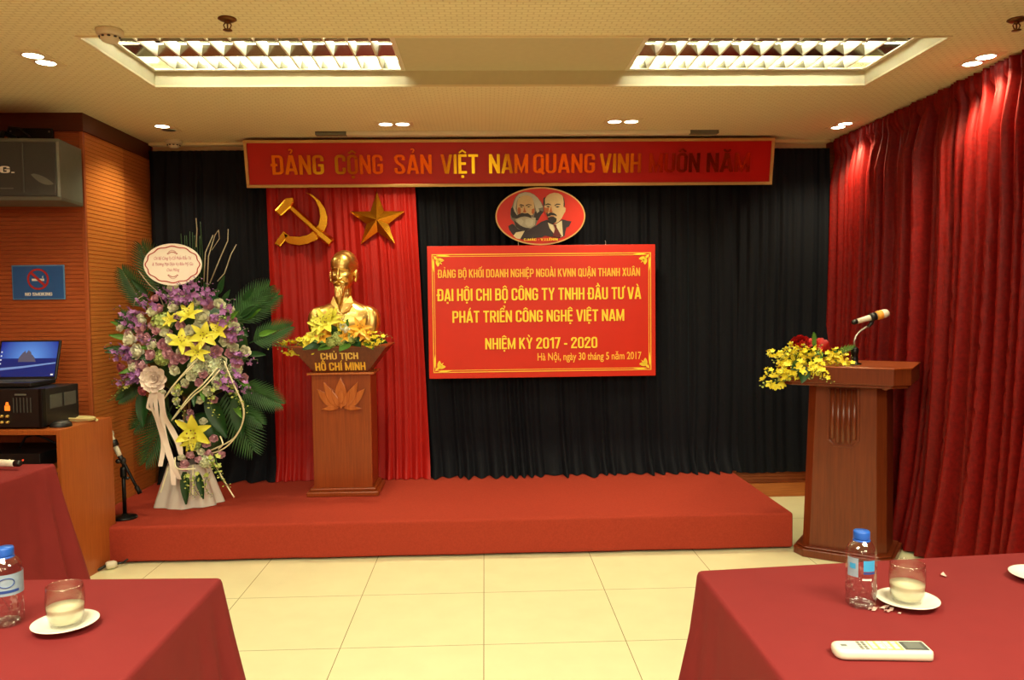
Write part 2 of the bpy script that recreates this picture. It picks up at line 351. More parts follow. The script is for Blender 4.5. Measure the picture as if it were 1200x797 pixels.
def letter_strokes(text, bold=1.0):
    """-> list of (glyph strokes in text space with x offset, weight), total width"""
    x = 0.0; out = []
    for ch in text:
        if ch == ' ': x += 0.24; continue
        dec = unicodedata.normalize('NFD', ch); base = dec[0]; marks = dec[1:]
        gw, st = glyph(base)
        for s in st: out.append(([(x + px, py) for px, py in s], 1.0))
        c = x + gw / 2; circ = '\u0302' in marks
        for mk in marks:
            if mk == '\u0302': out.append(([(c - .17, 1.07), (c, 1.2), (c + .17, 1.07)], .62))
            if mk == '\u0306': out.append((arc(c, 1.2, .14, .12, 190, 350), .55))
            sx, sy = (.16, .1) if circ else (0, 0)
            if mk == '\u0301': out.append(([(c - .03 + sx, 1.06 + sy), (c + .09 + sx, 1.26 + sy)], .62))
            if mk == '\u0300': out.append(([(c + .03 + sx * .3, 1.06 + sy), (c - .09 + sx * .3, 1.26 + sy)], .62))
            if mk == '\u0309': out.append((arc(c + sx, 1.22 + sy, .07, .07, 170, -60) + [(c + sx, 1.07 + sy)], .45))
            if mk == '\u0303': out.append(([(c - .15, 1.1), (c - .06, 1.18), (c + .06, 1.1), (c + .15, 1.18)], .5))
            if mk == '\u0323': out.append(([(c, -.22), (c, -.08)], .95))
            if mk == '\u031b': out.append(([(x + gw - .06, .94), (x + gw + .06, .97), (x + gw + .09, 1.12)], .6))
        x += gw + 0.075
    return out, x - 0.075
def add_text(mb, text, xc, zb, h, width, y=0.0, depth=0.004, mi=0, bevel=0.0):
    """text centred on xc with baseline zb and cap height h, in the XZ plane, front towards -Y"""
    st, tw = letter_strokes(text); sx = width / tw; x0 = xc - width / 2
    dep0 = depth
    for si, (pts, wt) in enumerate(st):
        depth = dep0 + .00012 * (si % 5)
        l, r_ = stroke_outline(pts, TV * wt, TH * wt)
        n = len(l)
        P = lambda p, yy: (x0 + p[0] * sx, yy, zb + p[1] * h)
        for i in range(n - 1):
            qd = [l[i], l[i + 1], r_[i + 1], r_[i]]
            mb.add([P(p, y - depth) for p in qd], [(0, 1, 2, 3)], mi)
        ring = l + r_[::-1]
        m = len(ring)
        o = len(mb.v); mb.v += [P(p, y - depth) for p in ring] + [P(p, y) for p in ring]
        for i in range(m):
            j = (i + 1) % m; mb.f.append((o + i, o + j, o + m + j, o + m + i)); mb.mi.append(mi); mb.sm.append(False)
def font_mesh(name, body, size, mats, parent, xc, zb, y, width=None, offset=0.0, extrude=0.0005, shear=0.0):
    c = bpy.data.curves.new(name, 'FONT'); c.body = body; c.size = size; c.offset = offset; c.extrude = extrude; c.align_x = 'CENTER'; c.shear = shear
    o = bpy.data.objects.new(name, c); COL.objects.link(o); bpy.context.view_layer.update()
    me = bpy.data.meshes.new_from_object(o.evaluated_get(bpy.context.evaluated_depsgraph_get()))
    bpy.data.objects.remove(o); bpy.data.curves.remove(c)
    xs = [v.co.x for v in me.vertices]; sx = width / (max(xs) - min(xs)) if width else 1.0
    for v in me.vertices: v.co = Vector((xc + v.co.x * sx, y - v.co.z, zb + v.co.y))
    me.materials.clear(); me.materials.append(mats)
    o = bpy.data.objects.new(name, me); COL.objects.link(o); o.parent = parent; return o

# ================================================================== THE ROOM
CEIL = 2.555; YB = 5.66; XR = 2.58; XL = -3.3; YR = -8.0
PX, PY = -2.31, 4.72          # corner of the wooden pier on the left
m = MB(); m.box(XL, XR, YR, YB + .1, -.1, 0); struct(m.build('floor', M['floor']))
# ceiling with a recessed tray, and the tray with two openings for the lights
TX0, TX1, TY0, TY1, TZ = -1.66, 2.01, 3.40, 4.155, 2.63
TROF = [(-1.655, -0.40), (0.755, 2.0)]; LY0, LY1 = 3.47, 4.135
def holed(mb, xs, ys, z, holes, mi=0):
    for i in range(len(xs) - 1):
        for j in range(len(ys) - 1):
            if (i, j) in holes: continue
            mb.add([(xs[i], ys[j], z), (xs[i + 1], ys[j], z), (xs[i + 1], ys[j + 1], z), (xs[i], ys[j + 1], z)], [(0, 1, 2, 3)], mi)
m = MB(); holed(m, [XL, TX0, TX1, XR], [YR, TY0, TY1, YB + .1], CEIL, {(1, 1)}, 0)
holed(m, [TX0, TROF[0][0] + .003, TROF[0][1], TROF[1][0], TROF[1][1] - .003, TX1], [TY0, LY0, LY1, TY1], TZ, {(1, 1), (3, 1)}, 1)
for a, b in (((TX0, TY0), (TX1, TY0)), ((TX1, TY0), (TX1, TY1)), ((TX1, TY1), (TX0, TY1)), ((TX0, TY1), (TX0, TY0))):
    m.add([(a[0], a[1], CEIL), (b[0], b[1], CEIL), (b[0], b[1], TZ), (a[0], a[1], TZ)], [(0, 1, 2, 3)], 1)
m.box(XL, XR, YR, YB + .1, CEIL + .25, CEIL + .3, 1)
struct(m.build('ceiling', [M['ceil'], M['plaster']], fix=False))
m = MB()     # thin bright trim round the lower lip of the tray
t = .012
m.box(TX0 - t, TX1 + t, TY1 - .002, TY1 + t, CEIL - .006, CEIL + .004); m.box(TX0 - t, TX0 + .002, TY0, TY1, CEIL - .006, CEIL + .004)
m.box(TX1 - .002, TX1 + t, TY0, TY1, CEIL - .006, CEIL + .004); m.box(TX0 - t, TX1 + t, TY0 - t, TY0 + .002, CEIL - .006, CEIL + .004)
struct(m.build('trim_1', M['trim_light']))

def grooved(mb, a, b, z0, z1, pitch=0.024, gw=0.005, gd=0.004, mi=0):
    """horizontal boards between two plan points; the groove lines run along the wall, front on the left of a->b"""
    a = Vector((a[0], a[1], 0)); b = Vector((b[0], b[1], 0)); d = (b - a).normalized(); n = Vector((d.y, -d.x, 0))
    prof = []; z = z0
    while z < z1 - 1e-4:
        zt = min(z + pitch, z1)
        prof += [(z, 0), (z, 0), (zt - gw, 0), (zt - gw * .7, -gd), (zt - gw * .3, -gd), (zt, 0)][1:]; z = zt
    vs = []
    for zz, dd in prof: vs += [a + n * dd + Vector((0, 0, zz)), b + n * dd + Vector((0, 0, zz))]
    mb.add(vs, [(2 * i, 2 * i + 1, 2 * i + 3, 2 * i + 2) for i in range(len(prof) - 1)], mi)
# pier: a boxed-out wooden wall on the left
m = MB()
m.box(XL - .2, PX - .012, PY + .012, YB + .1, 0, CEIL, 0)
grooved(m, (XL - .2, PY), (PX, PY), 0.02, 2.46, mi=2)
grooved(m, (PX, PY), (PX, 5.24), 0.02, 2.46, mi=0)
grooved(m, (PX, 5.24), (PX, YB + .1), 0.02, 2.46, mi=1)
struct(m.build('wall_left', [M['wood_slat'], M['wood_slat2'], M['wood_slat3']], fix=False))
m = MB(); m.prism([(x, y, 2.45) for x, y in ((XL - .2, PY - .012), (PX + .012, PY - .012), (PX + .012, YB), (PX - .03, YB), (PX - .03, PY + .03), (XL - .2, PY + .03))], (0, 0, CEIL - 2.45))
struct(m.build('trim_2', M['wood_dark'], bevel=.003))
m = MB(); m.box(PX - .02, PX + .004, PY - .004, PY + .02, 0, 2.45); struct(m.build('trim_3', M['wood_slat3'], bevel=.003))
m = MB(); m.box(XL - .1, XL, YR, PY, 0, CEIL + .3); struct(m.build('wall_side', M['wood_slat3']))
m = MB(); m.box(XL, XR, YB + .02, YB + .12, 0, CEIL + .3, 0); grooved(m, (PX, YB), (XR, YB), .1, CEIL, mi=0)
struct(m.build('wall_back', M['wood_slat3'], fix=False))
m = MB(); m.box(PX, XR, YB - .02, YB + .03, 0, .1); struct(m.build('baseboard_back', M['wood_slat2'], bevel=.003))
m = MB(); m.box(XR, XR + .1, YR, YB + .1, 0, CEIL + .3); struct(m.build('wall_right', M['wood_slat3']))
m = MB(); m.box(XL - .1, XR + .1, YR - .1, YR, 0, CEIL + .3); struct(m.build('wall_rear', M['wood_slat3']))

# ================================================================== STAGE
SZ = 0.213
def make_stage():
    m = MB(); x0, x1, y0, y1 = PX + .01, 1.752, 4.43, YB - .03
    def q(u, v): return None
    r_ = .018
    sec = [(x0, 0), (x0, SZ)]
    # rounded upper edges, small wobble along the front like stretched carpet
    ring = []
    n = 60
    rows = []
    prof = [(0, .012), (0, SZ - r_)] + [(r_ - r_ * math.cos(R(a)), SZ - r_ + r_ * math.sin(R(a))) for a in (30, 60, 90)]
    for i in range(n + 1):
        x = x0 + (x1 - x0) * i / n
        wv = .003 * math.sin(x * 9) + .002 * math.sin(x * 23 + 1)
        rows.append([(x, y0 + d + wv * (1 - z / SZ), z) for d, z in prof] + [(x, y1, SZ), (x, y1, .012)])
    m.loft(rows, 0, True, True)
    o = m.build('stage_platform', M['carpet'], bevel=.012, seg=3)
    tag(o, 'low stage platform covered in red carpet below the blue curtains', 'stage')
    for f in o.data.polygons: f.use_smooth = False
make_stage()

# ================================================================== CURTAINS
def curtain(name, label, a, b, z0, z1, mtl, amp=.03, lam=.11, seed=1, fine=.35, rows=26, group=None, flare=0.0, pool=0.0, nstep=.008,
            edge=None, sharp=.8, merge=.8, shear=0.0, ends=(0, 0), cat='curtain', pinch=True):
    """a hanging cloth of uneven folds from a to b in plan; folds stand out on the right of a->b"""
    rnd = random.Random(seed)
    A = Vector((a[0], a[1], 0)); Bv = Vector((b[0], b[1], 0)); Ln = (Bv - A).length; d = (Bv - A).normalized(); n = Vector((d.y, -d.x, 0))
    def folds(l0):
        s = 0; ks = [0]; am = []
        while s < Ln + l0:
            s += l0 * rnd.uniform(.55, 1.55); ks.append(s); am.append(rnd.uniform(.45, 1.15))
        return ks, am
    F1, F2, F3 = folds(lam), folds(lam * .42), folds(lam * 2.3)
    def ev(F, s):
        ks, am = F
        lo, hi = 0, len(ks) - 1
        while hi - lo > 1:
            mid = (lo + hi) // 2
            if ks[mid] <= s: lo = mid
            else: hi = mid
        t = (s - ks[lo]) / (ks[lo + 1] - ks[lo]); c = .5 - .5 * math.cos(2 * PI * t)
        return am[lo] * (c ** sharp)
    nu = max(8, int(Ln / nstep))
    def fn(u, v):
        s = u * Ln; z = z0 + (z1 - z0) * v
        drop = 1 - v
        ss = s + .02 * math.sin(z * 2.1 + seed) * drop + shear * drop * drop
        ss = min(max(ss, 0), Ln)
        k = min(1, drop / .12) if pinch else 1
        dsp = amp * ((.35 + .65 * k) * ev(F1, ss) + fine * (1 - .5 * drop) * ev(F2, ss) + merge * drop * ev(F3, ss))
        if pinch and v > .965: dsp = amp * (.5 + .5 * ev(F2, s)) * .8
        dsp += flare * drop ** 6 * (.6 + .6 * ev(F3, ss))
        if pool and drop > .93:
            dsp += pool * ((drop - .93) / .07) ** 2 * (.4 + ev(F1, ss))
        e0 = ends[0] * drop + 0; e1 = ends[1] * drop
        su = s + e0 * (1 - u) + e1 * u
        p = A + d * su + n * dsp
        return (p.x, p.y, z)
    m = MB(); m.grid(fn, nu, rows)
    if edge:       # hem strip of a second colour along the b end
        k = max(2, int(edge / nstep)); 
        for i, f in enumerate(m.f):
            if (i % nu) >= nu - k: m.mi[i] = 1
    o = m.build(name, mtl, fix=False)
    return tag(o, label, cat, group)
NV = [M['navy'], M['navy2']]
curtain('curtain', 'dark navy curtain hanging behind the tall flower stand, left of the scarlet drape', (PX + .02, 5.60), (-1.42, 5.585), SZ + .004, 2.50, NV, amp=.03, lam=.10, seed=3, edge=.05, pool=.10, ends=(0, .03))
curtain('curtain', 'scarlet satin drape with gold star and hammer emblem behind the bust', (-1.485, 5.530), (-.472, 5.530), SZ + .004, 2.42, M['redband'], amp=.016, lam=.075, seed=8, fine=.5, pool=.04, ends=(.03, .085))
curtain('curtain', 'wide dark navy curtain behind the red conference notice board', (-.50, 5.60), (1.455, 5.60), SZ + .004, 2.50, NV, amp=.026, lam=.09, seed=12, edge=.02, pool=.10, ends=(.10, .01))
curtain('curtain', 'narrow dark navy curtain panel just right of the notice board', (1.45, 5.59), (1.80, 5.60), SZ + .004, 2.50, NV, amp=.022, lam=.08, seed=21, pool=.10)
curtain('curtain', 'dark navy curtain that stops above the skirting, behind the lectern', (1.80, 5.61), (2.46, 5.61), 0.19, 2.50, NV, amp=.024, lam=.10, seed=31)
curtain('curtain', 'long crimson velvet curtain down the right side wall', (2.545, 5.585), (2.50, -1.4), 0.012, 2.545, M['velvet'], amp=.12, lam=.085, sharp=1.6, merge=.3, seed=44, fine=.4, rows=40, flare=.10, shear=.10, nstep=.007)
# curtain rail seen as a pale strip under the ceiling at both ends of the banner
m = MB(); m.box(PX + .03, XR - .13, 5.63, 5.65, 2.50, 2.54); m.box(PX + .03, XR - .13, 5.56, 5.65, 2.535, 2.554)
tag(m.build('curtain_rail', M['trim_light'], bevel=.002), 'pale curtain rail along the ceiling edge above the navy curtains', 'curtain rail')
o = thing('projection_screen', 'slim white roll-up screen housing under the ceiling above the long red banner', 'projection screen', (.24, 5.26, 2.53))
m = MB(); m.box(-1.12, 1.13, -.03, .03, 0, .024); m.build('housing', M['white_enamel'], o, bevel=.004)
for s in (-1, 1):
    m = MB(); m.box(1.13 if s > 0 else -1.32, 1.32 if s > 0 else -1.12, -.028, .028, .002, .024); m.build('end_bracket', M['grey_light'], o, bevel=.003)

# ================================================================== BANNER AND NOTICE BOARD
def framed_rect(mb, x0, x1, z0, z1, y, t, d, mi=0):
    mb.box(x0, x1, y - d, y, z1 - t, z1, mi); mb.box(x0, x1, y - d, y, z0, z0 + t, mi)
    mb.box(x0, x0 + t, y - d, y, z0 + t, z1 - t, mi); mb.box(x1 - t, x1, y - d, y, z0 + t, z1 - t, mi)
def make_banner():
    o = thing('banner', 'long red banner with gold mirror capitals across the top of the curtains', 'banner', (.2025, 5.47, 2.232))
    o.rotation_euler = (R(11), 0, 0)          # hangs forward at the top
    W2, H = 1.792, .306
    m = MB(); m.box(-W2, W2, 0, .015, 0, H); m.build('panel', M['signred2'], o)
    m = MB(); framed_rect(m, -W2 - .004, W2 + .004, -.004, H + .004, .008, .02, .02); m.build('frame', M['frame_gold'], o, bevel=.003)
    for word, x0, x1 in (('ĐẢNG', -1.615, -1.268), ('CỘNG', -1.195, -.872), ('SẢN', -.798, -.545), ('VIỆT', -.482, -.232), ('NAM', -.158, .108),
                         ('QUANG', .142, .565), ('VINH', .597, .880), ('MUÔN', .935, 1.285), ('NĂM', 1.332, 1.632)):
        m = MB(); hh = .128
        add_text(m, word, (x0 + x1) / 2, .083, hh, x1 - x0, y=0.0, depth=.012); m.build('letters', M['gold_deep'], o)
make_banner()

def make_board():
    o = thing('notice_board', 'red notice board with yellow Vietnamese lettering inside a gold border', 'board', (.398, 5.44, .916))
    W2, H = .782, .906
    m = MB(); m.box(-W2, W2, 0, .018, 0, H); m.build('panel', M['signred'], o, bevel=.002)
    e = .03; b = MB()
    for k, tk in ((0, .006), (.014, .004)):
        framed_rect(b, -W2 + e + k, W2 - e - k, .04 + k, H - .055 - k, 0, tk, .0015)
    b.build('border', M['gold_ink'], o)
    for sx in (-1, 1):
        for sz in (-1, 1):
            c = MB(); cx, cz = sx * (W2 - e), (H - .055 if sz > 0 else .04)
            def pt(u, v): return (cx - sx * u, -.001, cz - sz * v)
            for (u, v, l, a, wd) in ((.01, .01, .085, 45, .018), (.03, .008, .10, 4, .012), (.008, .03, .10, 86, .012), (.035, .03, .05, 12, .014), (.03, .035, .05, 78, .014),
                                     (.05, .045, .04, 100, .012), (.045, .05, .04, -10, .012)):
                dx, dv = math.cos(R(a)), math.sin(R(a))
                leaf = []
                for k in range(13):
                    tt = k / 12; ww = math.sin(PI * tt) * wd / 2
                    leaf.append((u + dx * l * tt - dv * ww, v + dv * l * tt + dx * ww))
                for k in range(11, 0, -1):
                    tt = k / 12; ww = math.sin(PI * tt) * wd / 2
                    leaf.append((u + dx * l * tt + dv * ww, v + dv * l * tt - dx * ww))
                c.prism([pt(*p) for p in leaf], (0, -.002, 0))
            c.build('corner_ornament', M['yellow_ink'], o)
    S = lambda px: (px - 635) * .00585 + .003          # widths read off the board in board units
    for txt, x0, x1, zb, h, mt in (('ĐẢNG BỘ KHỐI DOANH NGHIỆP NGOÀI KVNN QUẬN THANH XUÂN', 513, 750, .690, .056, 'gold_ink'),
                                   ('ĐẠI HỘI CHI BỘ CÔNG TY TNHH ĐẦU TƯ VÀ', 512, 751, .532, .082, 'yellow_ink'),
                                   ('PHÁT TRIỂN CÔNG NGHỆ VIỆT NAM', 529, 731, .383, .080, 'yellow_ink'),
                                   ('NHIỆM KỲ 2017 - 2020', 567, 699, .198, .076, 'yellow_ink')):
        t_ = MB(); add_text(t_, txt, (S(x0) + S(x1)) / 2, zb, h, S(x1) - S(x0), depth=.003); t_.build('lettering', M[mt], o)
    font_mesh('date_line', 'Hà Nội, ngày 30 tháng 5 năm 2017', .072, M['gold_ink'], o, (S(628) + S(751)) / 2, .117, -.001, width=S(751) - S(628), offset=.0009)
    for sx in (-.16, .44):
        m = MB(); m.tube([(sx, .006, H - .01), (sx, .004, H + .02), (sx, .03, H + .03)], .002, 6); m.build('hanging_wire', M['steel'], o)
make_board()

def make_oval():
    o = thing('portrait_plaque', 'oval red plaque with the heads of two bearded men above the notice board', 'plaque', (.392, 5.45, 2.021))
    rx, rz = .308, .197; k = .000661
    ell = lambda a, b, n=64: [(a * math.cos(2 * PI * i / n), b * math.sin(2 * PI * i / n)) for i in range(n)]
    m = MB(); m.prism([(x, 0, z) for x, z in ell(rx, rz)], (0, .014, 0)); m.build('rim', M['frame_gold'], o)
    m = MB(); m.prism([(x, -.001, z) for x, z in ell(rx - .009, rz - .009)], (0, .002, 0)); m.build('panel', M['signred'], o)
    cols = {'hair': (186, 184, 168), 'dark': (38, 34, 36), 'skin': (206, 178, 132), 'ink': (30, 24, 26), 'shade': (176, 96, 48), 'suit': (44, 34, 44), 'shirt': (214, 204, 170), 'tie': (96, 20, 26), 'beard': (170, 166, 148), 'mid': (112, 108, 100)}
    for c in cols: M['por_' + c] = mat('portrait_' + c, cols[c], .5, var=.08, vscale=60)
    lev = [0]
    def layer(mb, pts, mi):
        lev[0] += 1; y = -.002 - .00025 * lev[0]
        mb.prism([((x - 555) * k, y, -(z - 380) * k) for x, z in pts], (0, .0016, 0), mi)
    names = list(cols); idx = {c: i for i, c in enumerate(names)}
    def man(name, layers):
        mb = MB()
        for c, pts in layers: layer(mb, pts, idx[c])
        mb.build(name, [M['por_' + c] for c in names], o)
    man('portrait', [
        ('suit', [(220, 480), (262, 455), (330, 500), (420, 520), (500, 470), (470, 520), (400, 545), (345, 612), (300, 598), (258, 560), (228, 515)]),
        ('shirt', [(300, 545), (390, 530), (342, 616), (300, 606), (272, 580)]),
        ('mid', [(330, 150), (365, 135), (400, 130), (450, 137), (490, 155), (530, 190), (560, 230), (585, 275), (592, 325), (575, 355), (548, 385), (525, 430), (500, 490), (430, 522), (370, 530), (320, 512), (290, 480), (280, 440), (250, 405), (243, 370), (248, 310), (268, 262), (280, 220), (300, 180)]),
        ('hair', [(335, 152), (400, 134), (450, 141), (490, 160), (530, 195), (560, 240), (580, 290), (540, 300), (505, 300), (490, 240), (470, 190), (400, 165), (335, 185), (312, 230), (300, 300), (318, 370), (285, 350), (270, 300), (285, 230), (305, 185)]),
        ('dark', [(250, 300), (272, 285), (285, 330), (320, 380), (290, 400), (262, 395), (246, 360)]),
        ('dark', [(500, 335), (545, 320), (588, 335), (560, 372), (530, 425), (495, 420), (488, 380)]),
        ('hair', [(505, 300), (530, 290), (545, 330), (520, 350)]),
        ('skin', [(330, 195), (365, 172), (400, 165), (440, 172), (470, 192), (486, 230), (492, 270), (494, 335), (474, 368), (440, 372), (350, 372), (322, 360), (312, 300), (316, 235)]),
        ('shade', [(330, 285), (350, 300), (352, 345), (340, 365), (324, 355), (318, 310)]),
        ('shade', [(465, 310), (494, 300), (492, 345), (476, 364), (462, 345)]),
        ('ink', [(332, 268), (352, 256), (386, 268), (388, 278), (352, 270)]), ('ink', [(402, 268), (430, 256), (462, 262), (462, 270), (430, 266), (404, 278)]),
        ('ink', [(338, 284), (356, 278), (376, 286), (356, 291)]), ('ink', [(414, 284), (434, 277), (454, 283), (434, 290)]),
        ('shade', [(388, 282), (380, 325), (372, 338), (392, 345), (412, 338), (402, 325)]),
        ('beard', [(295, 412), (350, 390), (430, 385), (505, 398), (498, 470), (450, 505), (380, 492), (318, 482)]),
        ('dark', [(283, 425), (305, 440), (345, 475), (400, 500), (455, 508), (400, 530), (345, 520), (300, 490)]),
        ('hair', [(310, 420), (350, 405), (380, 430), (360, 470), (325, 455)]), ('hair', [(400, 410), (450, 405), (485, 425), (470, 475), (425, 490), (395, 455)]),
        ('ink', [(288, 398), (325, 362), (365, 345), (392, 352), (425, 348), (452, 370), (462, 402), (430, 390), (392, 378), (350, 388), (312, 405)]),
    ])
    man('portrait', [
        ('suit', [(505, 480), (560, 440), (620, 418), (700, 470), (778, 415), (835, 430), (876, 438), (850, 490), (822, 500), (802, 588), (742, 612), (680, 596), (600, 582), (565, 600), (480, 606), (385, 622), (342, 612), (400, 542)]),
        ('shirt', [(630, 448), (680, 470), (722, 460), (776, 428), (786, 588), (760, 602), (690, 560), (648, 505)]),
        ('skin', [(604, 205), (625, 172), (655, 152), (700, 142), (745, 148), (780, 170), (798, 205), (806, 250), (802, 292), (818, 300), (812, 335), (796, 362), (776, 402), (742, 442), (700, 456), (655, 430), (622, 376), (600, 330), (592, 275), (594, 235)]),
        ('dark', [(588, 195), (606, 185), (602, 215), (604, 262), (592, 290), (584, 250)]), ('dark', [(788, 180), (802, 205), (808, 255), (804, 290), (794, 286), (796, 235)]),
        ('shade', [(594, 290), (615, 298), (645, 292), (640, 330), (626, 362), (612, 358), (598, 328)]),
        ('dark', [(612, 350), (626, 345), (640, 375), (628, 392)]),
        ('ink', [(606, 262), (632, 250), (664, 262), (664, 272), (632, 264), (608, 274)]), ('ink', [(700, 270), (726, 254), (762, 258), (762, 266), (728, 266), (702, 280)]),
        ('ink', [(614, 282), (634, 276), (656, 286), (634, 292)]), ('ink', [(708, 288), (732, 280), (756, 286), (732, 296)]),
        ('shade', [(668, 275), (650, 325), (642, 340), (662, 346), (684, 340), (672, 325)]),
        ('ink', [(622, 372), (640, 352), (664, 344), (690, 350), (716, 364), (728, 384), (700, 374), (668, 372), (640, 386)]),
        ('ink', [(634, 396), (660, 386), (690, 388), (722, 408), (718, 438), (690, 458), (655, 456), (634, 432)]),
        ('shade', [(648, 384), (670, 380), (696, 386), (670, 390)]),
        ('tie', [(686, 470), (716, 470), (722, 500), (772, 590), (742, 606), (682, 588), (704, 512)]),
    ])
    t_ = MB(); add_text(t_, 'C.MÁC - V.I.LÊNIN', 0, -(634 - 380) * k, .016, 350 * k, y=-.011, depth=.001); t_.build('caption', M['yellow_ink'], o)
make_oval()

# ================================================================== EMBLEMS ON THE SCARLET DRAPE
def make_emblems():
    Y = 5.50; k = .00585 / 3.75
    X = lambda x: (x - 280) * k; Z = lambda z: -(z - 365) * k     # local sizes of the emblem
    o = thing('hammer_and_sickle', 'gold hammer and sickle emblem on the scarlet drape, left of the star', 'emblem', (-1.228, Y, 2.02))
    def crescent():
        outer = [(290, 250), (325, 262), (356, 288), (378, 322), (388, 362), (384, 400), (366, 434), (340, 458), (305, 474), (262, 482), (225, 476), (205, 466)]
        inner = [(196, 425), (222, 440), (262, 444), (300, 436), (328, 418), (348, 392), (356, 358), (352, 322), (336, 286), (312, 262)]
        return outer + inner
    m = MB(); m.prism([(X(x), .0, Z(z)) for x, z in crescent()], (0, -.026, 0)); m.build('sickle_blade', M['gold'], o, bevel=.012, seg=3)
    m = MB(); q = [(153, 474), (196, 418), (222, 438), (180, 488)]
    m.prism([(X(x), .004, Z(z)) for x, z in q], (0, -.03, 0)); m.build('sickle_handle', M['gold'], o, bevel=.008)
    def ridge(mb, a, b, wd, h0, h1):
        a = Vector((X(a[0]), 0, Z(a[1]))); b = Vector((X(b[0]), 0, Z(b[1]))); d = (b - a).normalized(); s = Vector((-d.z, 0, d.x)) * wd
        mb.loft([[p + s + Vector((0, h0, 0)), p + s * .5 + Vector((0, h1, 0)), p - s * .5 + Vector((0, h1, 0)), p - s + Vector((0, h0, 0))] for p in (a, b)], 0, False, True)
    m = MB(); ridge(m, (228, 312), (388, 462), .026, -.02, -.062); m.build('hammer_handle', M['gold'], o, bevel=.005)
    m = MB(); q = [(165, 334), (216, 278), (248, 276), (252, 296), (240, 318), (192, 360)]
    m.prism([(X(x), -.012, Z(z)) for x, z in q], (0, -.058, 0)); m.build('hammer_head', M['gold'], o, bevel=.010)
    m = MB(); ridge(m, (352, 430), (404, 474), .036, -.012, -.066); m.build('handle_end', M['gold'], o, bevel=.005)
    st = MB(); R1, R2 = .198, .078
    outer = []
    for i in range(10):
        a = PI / 2 + i * PI / 5; rr_ = R1 if i % 2 == 0 else R2; outer.append((rr_ * math.cos(a), rr_ * math.sin(a)))
    vs = [(0, -.055, 0), (0, .004, 0)] + [(x, -.006, z) for x, z in outer] + [(x, .004, z) for x, z in outer]
    fs = []
    for i in range(10):
        j = (i + 1) % 10; fs += [(0, 2 + i, 2 + j), (2 + i, 12 + i, 12 + j, 2 + j), (1, 12 + j, 12 + i)]
    st.add(vs, fs)
    o2 = st.build('star_emblem', M['gold'], None, (-.724, Y, 2.005)); tag(o2, 'five-pointed gold star with sharp facets on the scarlet drape', 'star')
make_emblems()

# ================================================================== PEDESTAL WITH THE BUST
PED = (-.915, 5.19)
def frustum(mb, x0, x1, y0, y1, z0, X0, X1, Y0, Y1, z1, mi=0):
    mb.hexa([(x0, y0, z0), (x1, y0, z0), (x1, y1, z0), (x0, y1, z0), (X0, Y0, z1), (X1, Y0, z1), (X1, Y1, z1), (X0, Y1, z1)], mi)
def make_pedestal():
    o = thing('pedestal', 'wooden pedestal carved with a lotus under the gold bust', 'pedestal', (PED[0], PED[1], SZ))
    m = MB(); m.box(-.228, .228, -.17, .17, 0, .03); m.box(-.208, .208, -.15, .155, .03, .05); m.build('plinth', M['wood_ped'], o, bevel=.006)
    m = MB(); m.box(-.186, .186, -.135, .14, .05, .775); m.build('body', M['wood_ped'], o, bevel=.003)
    m = MB(); m.box(-.212, .212, -.16, .16, .775, .79); m.build('moulding', M['wood_rim'], o, bevel=.006, seg=3)
    m = MB(); frustum(m, -.172, .172, -.128, .13, .79, -.300, .300, -.20, .19, .955); m.build('tray', M['wood_lect'], o, bevel=.003)
    m = MB(); m.box(-.306, .306, -.206, .196, .950, .962); m.build('tray_rim', M['wood_ped'], o, bevel=.004)
    tl = math.atan2(.072, .165)
    # lettering on the sloping front
    for txt, mt, zb, h, wd, xo in (('CHỦ TỊCH', 'gold_brush', .095, .045, .235, .0), ('HỒ CHÍ MINH', 'gold_ink', .015, .056, .315, .0)):
        t_ = MB(); add_text(t_, txt, xo, zb, h, wd, depth=.005); b = t_.build('lettering', M[mt], o, (0, -.1285, .79), (tl, 0, 0))
    # lotus relief
    k = .00114; X = lambda x: (x - 293) * k; Z = lambda z: .775 - .118 - (z - 240) * k
    m = MB()
    def petal(pts, d):
        m.prism([(X(x), -.13, Z(z)) for x, z in pts], (0, -d, 0))
    def leaf(bx, bz, tx, tz, wd, d):
        b = Vector((bx, bz)); t = Vector((tx, tz)); dd = t - b; nn = Vector((-dd.y, dd.x)).normalized(); L_, R_ = [], []
        for i in range(9):
            u = i / 8; ww = wd * (math.sin(PI * min(1, u ** .8)) if u < 1 else 0)
            p = b + dd * u; L_.append((p.x + nn.x * ww, p.y + nn.y * ww)); R_.append((p.x - nn.x * ww, p.y - nn.y * ww))
        petal(L_ + R_[-2:0:-1], d)
    leaf(293, 325, 293, 148, 34, .030)
    for s in (-1, 1):
        leaf(293 + s * 20, 322, 293 + s * 95, 176, 26, .026); leaf(293 + s * 30, 325, 293 + s * 134, 214, 26, .022); leaf(293 + s * 10, 318, 293 + s * 112, 328, 14, .024)
        leaf(293 + s * 12, 315, 293 + s * 52, 215, 15, .034)
    leaf(293, 300, 293, 205, 18, .036)
    m.build('lotus_carving', M['wood_rim'], o, bevel=.004)
make_pedestal()

